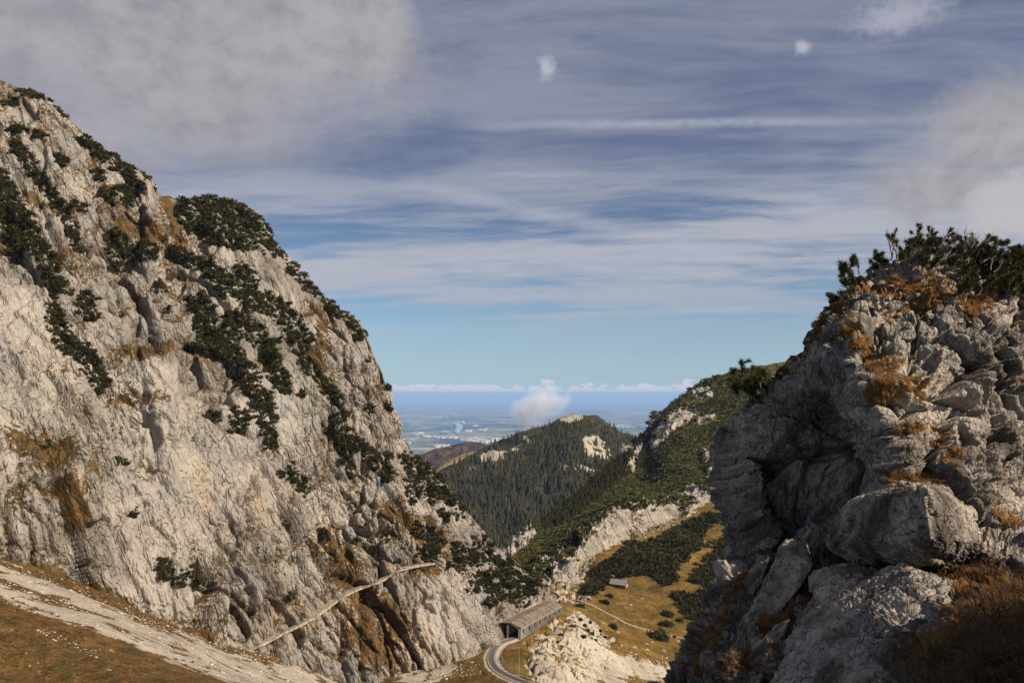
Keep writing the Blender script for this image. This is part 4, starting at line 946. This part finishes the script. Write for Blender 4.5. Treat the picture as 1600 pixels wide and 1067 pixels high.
tussocks('meadow_tussocks', [(28, [(960, 955), (1030, 990)]), (18, [(985, 930), (1040, 940)]), (14, [(1085, 880), (1120, 820)]), (16, [(800, 1075), (850, 1050)]), (16, [(930, 960), (960, 1000)])], 7, 1.6, M_TUSM)

# ---- tufts of dry grass
def tuft_geo(nb, L, spread, seed, w=.012):
    r = np.random.default_rng(seed); a = r.uniform(0, 6.283, nb); q = spread * np.sqrt(r.uniform(0, 1, nb)); b = np.stack([q * np.cos(a), q * np.sin(a), 0 * a], -1)
    out = np.stack([np.cos(a), np.sin(a), 0 * a], -1) * r.uniform(.2, 1., nb)[:, None] + r.normal(size=(nb, 3)) * .25; out[:, 2] = 0
    l = L * r.uniform(.5, 1.2, nb)[:, None]; up = np.array([0, 0, 1.])
    m = b + up * l * .6 + out * l * .28; t = b + up * l * r.uniform(.35, .85, nb)[:, None] + out * l * .85
    sd = np.cross(out, up); sd /= np.linalg.norm(sd, axis=1, keepdims=True) + 1e-6
    V = np.stack([b - sd * w, b + sd * w, m + sd * w * .7, m - sd * w * .7, t], 1).reshape(-1, 3); i = np.arange(nb)[:, None] * 5
    Fc = np.concatenate([i + [0, 1, 2], i + [0, 2, 3], i + [3, 2, 4]]); return V, Fc, np.repeat(r.uniform(0, 1, nb), 5)
M_DRY = leaf_mat('dry_grass', (.075, .033, .009), (.31, .155, .042), 2.)
TG = [tuft_geo(320, .20, .19, k, .006) for k in range(6)]; TM = [mesh_np('grass_tuft', V, Fc, M_DRY, False, {'mask': np.stack([sh] * 3, -1)}) for V, Fc, sh in TG]
for x, y in patch_points(TUFT_STROKES, 8.5):
    h = H_CRAG.at(x, y)
    if h is None: continue
    o = link('grass_tuft', random.choice(TM), label='tuft of dry orange grass growing on the sunlit outcrop', category='grass tuft', group='dry tufts on the outcrop')
    s = random.uniform(.4, .95); nn = h[1] if h[1].dot(h[0]) < 0 else -h[1]
    o.location = h[0] - Vector((0, 0, .04)); o.scale = (s * random.uniform(.9, 1.4), s, s * random.uniform(.6, 1.)); o.rotation_mode = 'QUATERNION'
    o.rotation_quaternion = (nn * .8 + Vector((random.uniform(-.2, .2), 0, .6))).to_track_quat('Z', 'Y') @ Vector((0, 0, 1)).rotation_difference(Vector((0, 0, 1)))
    o['label'] = 'tuft of dry orange grass on the ' + ('rubbly crown of the outcrop' if y < 540 else 'sunlit edge halfway up the outcrop' if y < 640 else 'lower sunlit face of the outcrop'); o['group'] = 'dry tufts, ' + ('crown' if y < 540 else 'edge' if y < 640 else 'lower face')
def grass_stuff(name, strokes, gap, geos, smin, smax):
    spots = []
    for x, y in patch_points(strokes, gap):
        h = H_BANK.at(x, y)
        if h: s = random.uniform(smin, smax); spots.append(((h[0].x, h[0].y, h[0].z - .03), (s, s, s * .8), random.uniform(0, 6.28), random.random()))
    link(name, scatter_mesh(name, geos, spots, M_DRYSH), kind='stuff')
M_DRYSH = leaf_mat('withered_grass', (.035, .018, .008), (.15, .08, .03), 1.5)
TF = [tuft_geo(90, .26, .16, 40 + k, .0035) for k in range(4)]; TF2 = [tuft_geo(70, .25, .2, 60 + k, .008) for k in range(3)]
grass_stuff('foreground_grass', [(60, [(1560, 985), (1720, 965)]), (62, [(1490, 1075), (1720, 1075)]), (30, [(1540, 930), (1640, 920)])], 13, TF, .8, 1.25)
grass_stuff('bank_grass', BANK_GRASS[2:], 10, TF2, .4, .8)

# ---- mountain pines on the outcrop
def tube(pts, r0, r1, k=5):
    pts = np.asarray(pts); n = len(pts); V = []
    for i, p in enumerate(pts):
        d = pts[min(i + 1, n - 1)] - pts[max(i - 1, 0)]; d = d / (np.linalg.norm(d) + 1e-9); a = np.cross(d, [.3, .9, .1]); a /= np.linalg.norm(a) + 1e-9; b = np.cross(d, a); r = r0 + (r1 - r0) * i / (n - 1)
        for j in range(k): t = 6.2832 * j / k; V.append(p + r * (a * math.cos(t) + b * math.sin(t)))
    Fc = [(i * k + j, i * k + (j + 1) % k, (i + 1) * k + (j + 1) % k, (i + 1) * k + j) for i in range(n - 1) for j in range(k)]
    return np.array(V), np.array(Fc)
def needle_tuft(c, d, L, r, nn=64):
    d = d / np.linalg.norm(d); v = r.normal(size=(nn, 3)); v /= np.linalg.norm(v, axis=1, keepdims=True); v = v * .85 + d * .75; v /= np.linalg.norm(v, axis=1, keepdims=True)
    b = c - d * L * .8 * r.uniform(0, 1, nn)[:, None]; s = np.cross(v, r.normal(size=(nn, 3))); s /= np.linalg.norm(s, axis=1, keepdims=True); l = L * r.uniform(.7, 1.15, nn)[:, None]
    return np.stack([b - s * .011, b + s * .011, b + v * l], 1).reshape(-1, 3), np.arange(3 * nn).reshape(-1, 3)
M_NEEDLE = leaf_mat('pine_needles', (.016, .019, .005), (.10, .088, .022), 1.2)
M_TWIG = plain_mat('grey_twigs', (.20, .155, .12), .3, 20., .9)
def mountain_pine(name, label, roots, seed, lean, Lr, dead=0., twig=6, tl=.16):
    """roots: photo px on the outcrop; lean: preferred growth direction (world)"""
    r = np.random.default_rng(seed); wood = []; nd = []; base = None; brs = []
    for x, y in roots:
        wood = []; nd = []
        h = H_CRAG.at(x, y)
        b = np.array(h[0]) if h else P(x, y, float(crD(np.array([[x, y]]))[0]))
        if base is None: base = b
        d = np.array(lean, float) + r.normal(size=3) * [.35, .3, .18]; d /= np.linalg.norm(d); L = r.uniform(*Lr); p = [b - d * .1]
        for i in range(6): d = d + r.normal(size=3) * .13 + np.array([0, 0, .07]); d /= np.linalg.norm(d); p.append(p[-1] + d * L / 6)
        wood.append(tube(p, .022, .007)); isdead = r.random() < dead
        ends = [(p[-1], d)]
        for _ in range(twig):
            i = r.integers(2, 6); q = p[i]; e = d + r.normal(size=3) * .55 + np.array([0, 0, .25]); e /= np.linalg.norm(e); l = L * r.uniform(.2, .45); m = q + e * l * .5 + r.normal(size=3) * .02; t = q + e * l
            wood.append(tube([q, m, t], .009, .003, 4)); ends.append((t, e))
        if not isdead:
            for t, e in ends:
                if r.random() < .9:
                    nd.append(needle_tuft(t, e, tl * r.uniform(.8, 1.25), r))
                    if r.random() < .7: nd.append(needle_tuft(t - e * tl * .9, e, tl, r, 30))
        brs.append((wood, nd))
    t = thing(name, label, 'shrub', base)
    for wood, nd in brs:
        V, Fc = merge(wood); o = link('branch', mesh_np('branch', V - base, Fc, M_TWIG), t)
        if nd: V, Fc = merge(nd); sh = np.repeat(r.uniform(0, 1, len(Fc)), 3); link('needles', mesh_np('needles', V - base, Fc, M_NEEDLE, False, {'mask': np.stack([sh] * 3, -1)}), o)
rr = random.Random(3)
mountain_pine('mountain_pine', 'bushy green mountain pine on the right of the outcrop top', [(rr.uniform(1500, 1660), rr.uniform(402, 470)) for _ in range(145)], 1, (.4, -.2, .65), (.3, .85), .12, 7, .13)
mountain_pine('mountain_pine', 'half bare mountain pine with grey twigs on the outcrop crest', [(rr.uniform(1392, 1540), rr.uniform(394, 424)) for _ in range(105)], 2, (.65, -.05, .6), (.45, 1.05), .6, 6, .12)
mountain_pine('mountain_pine', 'small dark pine leaning left over the edge of the outcrop', [(rr.uniform(1308, 1350), rr.uniform(425, 462)) for _ in range(9)], 3, (-.75, -.1, .55), (.4, .8), .0, 4, .15)
mountain_pine('mountain_pine', 'little pine on the slope of the outcrop against the sky', [(rr.uniform(1350, 1385), rr.uniform(405, 420)) for _ in range(6)], 4, (-.3, 0, .8), (.25, .5), .2, 4, .14)
mountain_pine('mountain_pine', 'dark pine at the far left shoulder of the outcrop', [(rr.uniform(1150, 1200), rr.uniform(585, 622)) for _ in range(16)], 5, (-.3, .1, .8), (.3, .6), .0, 5, .15)
mountain_pine('mountain_pine', 'low dark pine below the leaning one on the outcrop edge', [(rr.uniform(1296, 1306), rr.uniform(462, 474)) for _ in range(4)], 6, (-.7, -.1, .4), (.2, .4), .1, 4, .13)

# ---- unseen rock added right of the camera to shade the foreground grass
hull_rock('shade_rock', [(4.4, 1.0, -2), (7, 5.6, -4), (10, 5.6, -4), (10, -4, -2), (4, -4, -2), (5.0, .6, 2.0), (7.2, 5.0, 1.6), (9.6, 5.0, 3.4), (8.0, 2.2, 4.6), (9, -3, 5.5), (5, -3, 3.6), (6.5, .5, 4.6)], None, 4, .1, 77, 1.5)['kind'] = 'structure'

# ================================================================== RAILWAY
M_STEEL = plain_mat('rail_steel', (.22, .19, .17), .2, 5., .45, spec=.5, metal=.6)
M_SLEEP = plain_mat('sleeper_concrete', (.20, .17, .14), .3, 4.)
M_BALL = plain_mat('ballast', (.30, .265, .23), .4, 2.5, .95, .6)
M_CONC = plain_mat('weathered_concrete', (.17, .153, .13), .4, .8, .9, .3)
M_CONCD = plain_mat('stained_concrete', (.10, .09, .08), .5, 1.2, .9, .3)
M_ROOFP = plain_mat('weathered_roof_boards', (.17, .138, .10), .35, .7, .9, .3)
M_PALE = plain_mat('pale_concrete_beam', (.27, .245, .21), .2, 2.)
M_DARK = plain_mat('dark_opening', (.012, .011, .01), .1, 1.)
def frames(c):
    t = np.gradient(c, axis=0); t /= np.linalg.norm(t, axis=1, keepdims=True); s = np.cross(t, [0, 0, 1.]); s /= np.linalg.norm(s, axis=1, keepdims=True); return t, s
def ribbon(c, s, prof):
    """sweep a closed profile [(offset, height)] along c"""
    k = len(prof); V = np.concatenate([[c[i] + s[i] * a + np.array([0, 0, h]) for a, h in prof] for i in range(len(c))])
    Fc = np.array([(i * k + j, i * k + (j + 1) % k, (i + 1) * k + (j + 1) % k, (i + 1) * k + j) for i in range(len(c) - 1) for j in range(k)]); return V, Fc
tc = track_curve(160); tt, ts_ = frames(tc)
V, Fc = ribbon(tc, ts_, [(-2.1, -.6), (-1.25, -.04), (1.25, -.04), (2.1, -.6)]); link('track_bed', mesh_np('track_bed', V, Fc, M_BALL, False), kind='structure')
tr = thing('railway_track', 'curving narrow gauge rack railway track leading into the gallery', 'railway track', tuple(tc[60])); B0 = tc[60]
for off, w, n in ((-.52, .05, 'rail'), (.52, .05, 'rail'), (0, .04, 'rack_rail')):
    V, Fc = ribbon(tc, ts_, [(off - w, .07), (off + w, .07), (off + w, .22), (off - w, .22)]); link(n, mesh_np(n, V - B0, Fc, M_STEEL, False), tr)
sm = mesh_np('sleeper', boxV(0, 0, 0, 1.9, .26, .12), BOXF, M_SLEEP, False)
seg = np.linalg.norm(np.diff(tc, axis=0), axis=1); cum = np.concatenate([[0], np.cumsum(seg)])
for d in np.arange(20, cum[-1], .8):
    q = np.array([np.interp(d, cum, tc[:, k]) for k in range(3)]); i = min(int(np.searchsorted(cum, d)), len(tt) - 1)
    o = link('sleeper', sm, tr); o.location = Vector(q - B0 + [0, 0, .012]); o.rotation_euler = (0, 0, math.atan2(ts_[i][1], ts_[i][0]))

def build_gallery():
    A = pz(803, 996, -86.0); Bv = pz(868, 959, -91.2)
    ax = Bv - A; Lg = np.linalg.norm(ax[:2]); u = ax / Lg; s = np.array([u[1], -u[0], 0]); s /= np.linalg.norm(s)   # s: outward (right/valley side)
    t = thing('avalanche_gallery', 'long concrete railway gallery with plank roof against the cliff', 'gallery', tuple(A))
    def X(a, o, h): return u * a + s * o + np.array([0, 0, h])
    def quadbox(name, a0, a1, o0, o1, h0, h1, m, par=t, ho=None):
        """box in gallery axes; ho: extra height at the o1 side"""
        ho = ho or 0
        V = [X(a0, o0, h0), X(a1, o0, h0), X(a1, o1, h0 + ho * 0), X(a0, o1, h0), X(a0, o0, h1), X(a1, o0, h1), X(a1, o1, h1 + ho), X(a0, o1, h1 + ho)]
        return link(name, mesh_np(name, V, BOXF, m, False), par)
    n = 8; W_ = 2.1; H_ = 3.0
    quadbox('foundation', -.3, Lg + .3, -W_ - .3, W_ + .5, -3.5, -.45, M_CONC)
    for i in range(n):
        a0, a1 = i * Lg / n + .28, (i + 1) * Lg / n - .28; m_ = (a0 + a1) / 2
        for nm, x0, x1, h0, h1 in (('wall_panel', a0, m_ - .7, -.4, H_), ('wall_panel', m_ + .7, a1, -.4, H_), ('wall_panel', m_ - .7, m_ + .7, -.4, 1.2), ('wall_panel', m_ - .7, m_ + .7, 2.5, H_)): quadbox(nm, x0 + .004, x1 - .004, W_ - .02, W_ + .28, h0, h1, M_CONCD if i else M_CONC)
        quadbox('window', m_ - .68, m_ + .68, W_ + .02, W_ + .06, 1.2, 2.5, M_DARK)
    for i in range(n + 1):
        a = i * Lg / n; quadbox('pillar', a - .27, a + .27, W_ - .05, W_ + .48, -.42, H_ + .02, M_CONC)
    quadbox('inner_wall', 0, Lg, -W_ - .3, -W_, -.4, 4.0, M_CONC)
    quadbox('eaves_beam', -.1, Lg + .1, W_ - .1, W_ + .62, H_ + .03, H_ + .33, M_PALE)
    k = 36
    for i in range(k):      # two slopes of roof boards
        a0, a1 = -.5 + i * (Lg + 1) / k, -.5 + (i + 1) * (Lg + 1) / k - .07; j = random.uniform(-.05, .08)
        for o0, o1, h0, h1 in ((W_ + .7, -.8, H_ + .36, 4.75), (-.83, -W_ - 2.6, 4.74, 4.45)):
            V = [X(a0, o0, h0 + j), X(a1, o0, h0 + j), X(a1, o1, h1 + j), X(a0, o1, h1 + j)]; V = V + [v + np.array([0, 0, .14]) for v in V]
            link('roof_board', mesh_np('roof_board', V, BOXF, M_ROOFP, False), t)
    # portal frame
    quadbox('portal_post', -.45, .0 - .28, W_ - .45, W_ + .3, -.4, 3.2, M_PALE); quadbox('portal_post', -.45, -.28, -W_ - .3, -W_ + .3, -.4, 4.0, M_CONC)
    V = [X(-.45, W_, 2.95), X(-.28, W_, 2.95), X(-.28, -.8, 4.35), X(-.45, -.8, 4.35), X(-.45, W_, 3.3), X(-.28, W_, 3.3), X(-.28, -.8, 4.70), X(-.45, -.8, 4.70)]
    link('portal_beam', mesh_np('portal_beam', V, BOXF, M_PALE, False), t)
    quadbox('far_end', Lg - .1, Lg + .2, -W_, W_ - .06, -.4, 3.2, M_DARK)
build_gallery()

def build_hut():
    h = H_GROUND.at(968, 917)[0]; t = thing('mountain_hut', 'small red hut with grey roof at the top of the meadow', 'hut', h); rz = math.radians(-28); t.rotation_euler = (0, 0, rz)
    mw = plain_mat('red_painted_boards', (.20, .05, .03), .25, 2.); mr = plain_mat('grey_sheet_roof', (.17, .17, .17), .2, 1., .6); mwh = plain_mat('white_frames', (.6, .57, .52), .1, 2.)
    L, Wd, Hh, rg = 8.5, 5.5, 2.3, 4.1
    V = np.array([(-L / 2, -Wd / 2, -1.2), (L / 2, -Wd / 2, -1.2), (L / 2, Wd / 2, -1.2), (-L / 2, Wd / 2, -1.2), (-L / 2, -Wd / 2, Hh), (L / 2, -Wd / 2, Hh), (L / 2, Wd / 2, Hh), (-L / 2, Wd / 2, Hh), (-L / 2, 0, rg), (L / 2, 0, rg)])
    me = bpy.data.meshes.new('wall'); me.from_pydata([tuple(v) for v in V], [], [(0, 1, 5, 4), (2, 3, 7, 6), (1, 2, 6, 9, 5), (3, 0, 4, 8, 7), (0, 3, 2, 1)]); me.materials.append(mw); link('wall', me, t)
    for sgn in (-1, 1):
        e = .6; v = [(-L / 2 - e, 0, rg + .03), (L / 2 + e, 0, rg + .03), (L / 2 + e, sgn * (Wd / 2 + e), Hh - .36), (-L / 2 - e, sgn * (Wd / 2 + e), Hh - .36)]; V = np.array(v + [(a, b, c + .16) for a, b, c in v]); link('roof', mesh_np('roof', V, BOXF, mr, False), t)
    for x in (-2.6, 2.4): 
        w = link('window', mesh_np('window', boxV(x, -Wd / 2 - .03, 1.2, 1.1, .07, 1.0), BOXF, mwh, False), t); link('pane', mesh_np('pane', boxV(x, -Wd / 2 - .07, 1.2, .85, .04, .75), BOXF, M_DARK, False), w)
    link('door', mesh_np('door', boxV(0, -Wd / 2 - .03, .9, 1.0, .07, 2.0), BOXF, M_BARK, False), t)
    link('window', mesh_np('window', boxV(L / 2 + .03, .3, 1.3, .07, 1.2, 1.0), BOXF, mwh, False), t); link('chimney', mesh_np('chimney', boxV(1.6, .8, 4.3, .5, .5, 1.2), BOXF, M_CONC, False), t)
build_hut()

def build_fence():
    c = tc[70:158]; s = ts_[70:158]; e = c - s * -3.1 if (c - s * 3.1)[20, 0] < c[20, 0] else c - s * 3.1
    seg = np.concatenate([[0], np.cumsum(np.linalg.norm(np.diff(e, axis=0), axis=1))])
    t = thing('wire_fence', 'wire fence on wooden posts along the outer edge of the track', 'fence', tuple(e[0]))
    pm = mesh_np('post', boxV(0, 0, .35, .14, .14, 2.2), BOXF, M_TWIG, False); prev = None
    for d in np.arange(0, seg[-1], 1.9):
        q = np.array([np.interp(d, seg, e[:, k]) for k in range(3)]); o = link('post', pm, t); o.location = Vector(q - e[0])
    for h in (.4, .85, 1.3):
        V, Fc = tube(e - e[0] + [0, 0, h], .02, .02, 4); link('wire', mesh_np('wire', V, Fc, M_STEEL, False), t)
    for x, y, hgt, lab in ((798, 1056, 8.5, 'thin pale catenary mast beside the track curve'), (864, 1066, 8., 'thin catenary mast at the lower right of the track')):
        i = int(np.argmin(np.abs(proj(tc)[0][60:] - x))) + 60; q = tc[i] + (e[min(max(i - 70, 0), len(e) - 1)] - c[min(max(i - 70, 0), len(c) - 1)]) * .85
        m = thing('catenary_mast', lab, 'mast', tuple(q)); V, Fc = tube([(0, 0, -1), (0, 0, hgt)], .07, .05, 6); link('pole', mesh_np('pole', V, Fc, M_PALE), m)
        dv = (tc[i] - q) * .9; V, Fc = tube([(0, 0, hgt - 1), (dv[0] * .9, dv[1] * .9, hgt - .8)], .05, .04, 5); link('arm', mesh_np('arm', V, Fc, M_PALE), m)
build_fence()

# ================================================================== PATHS
def path(name, H, pts, w, m, lift=.15, depth=.0, n=140):
    P2 = cr(np.array(pts, float), np.linspace(0, len(pts) - 1, n)); q = []
    for x, y in P2:
        h = H.at(x, y)
        if h: q.append((x, y, h[0].y))
    q = np.array(q); D = q[:, 2]; kk = 15 if depth else 9; hf = kk // 2       # even grade: average distance of the face, a little proud of it
    D = np.array([np.percentile(D[max(0, i - hf):i + hf + 1], 30) for i in range(len(D))]); k = np.hanning(kk + 2)[1:-1]; k /= k.sum()
    D = np.convolve(np.pad(D, hf, 'edge'), k, 'valid'); c = P(q[:, 0], q[:, 1], D)
    t, s = frames(c); s = np.where((s[:, 1:2] > 0), -s, s) if depth else s
    V, Fc = ribbon(c, s, [(-w / 2 - depth, -.6), (-w / 2 - depth, lift), (w / 2, lift), (w / 2 + .12, -.55)]); V += np.stack([.13 * fbm(V / 1.2, 3, 3 + i) for i in range(3)], -1)
    link(name, mesh_np(name, V, Fc, m, False), kind='structure')
M_PATH = plain_mat('gravel_path', (.27, .225, .17), .45, 1.2, .95, .5)
path('cliff_path', H_CLIFF, [(396, 1011), (430, 993), (480, 968), (520, 940), (552, 921), (590, 908), (625, 889), (655, 882), (684, 878)], 1.7, M_PATH, .08, .2)
path('meadow_path', H_GROUND, [(880, 938), (905, 938), (930, 948), (955, 961), (985, 976), (1020, 986), (1050, 993), (1090, 1003)], 1.3, M_PATH, .12)
# ================================================================== AIR
def build_air():
    # small cloud drifting over the wooded hill
    c = P(838, 634, 1900); V, Fc = ico(3); q = V * 1.0
    V = V * np.array([78, 60, 56]) * (1 + .35 * fbm(V * 1.3, 4, 8))[:, None]; V[:, 0] += V[:, 2] * .55
    m = bpy.data.materials.new('cloud_vapour'); m.use_nodes = True; g = G(m.node_tree); g.n.clear()
    co = g.node('ShaderNodeTexCoord').outputs['Object']; ln = g.node('ShaderNodeVectorMath', operation='LENGTH')
    x, y, z = g.xyz(co); g.l.new(g.comb(g.m('DIVIDE', g.sub(x, g.mul(z, .55)), 78.), g.m('DIVIDE', y, 60.), g.m('DIVIDE', z, 56.)), ln.inputs[0])
    d = g.sub(g.add(g.sub(1.0, ln.outputs['Value']), g.mul(g.sub(g.noise(co, .022, 5, .6), .5), 1.8)), .12)
    pv = g.node('ShaderNodeVolumePrincipled'); pv.inputs['Color'].default_value = C(.93, .92, .93); g.l.new(g.mul(g.m('MAXIMUM', d, 0.0), .030), pv.inputs['Density']); pv.inputs['Anisotropy'].default_value = -.2
    out = g.node('ShaderNodeOutputMaterial'); g.l.new(pv.outputs[0], out.inputs['Volume'])
    o = link('cloud', mesh_np('cloud', V, Fc, m), label='small wisp of white cloud hanging over the wooded summit', category='cloud'); o.location = c
    m = bpy.data.materials.new('blue_haze'); m.use_nodes = True; g = G(m.node_tree); g.n.clear()
    pv = g.node('ShaderNodeVolumePrincipled'); pv.inputs['Color'].default_value = C(.38, .60, 1.0); pv.inputs['Density'].default_value = 2.3e-5; pv.inputs['Anisotropy'].default_value = .0
    out = g.node('ShaderNodeOutputMaterial'); g.l.new(pv.outputs[0], out.inputs['Volume'])
    link('haze', mesh_np('haze', boxV(0, 70000, (-1500 + 190) / 2, 320000, 170000, 1690), BOXF, m, False), kind='stuff')
build_air()
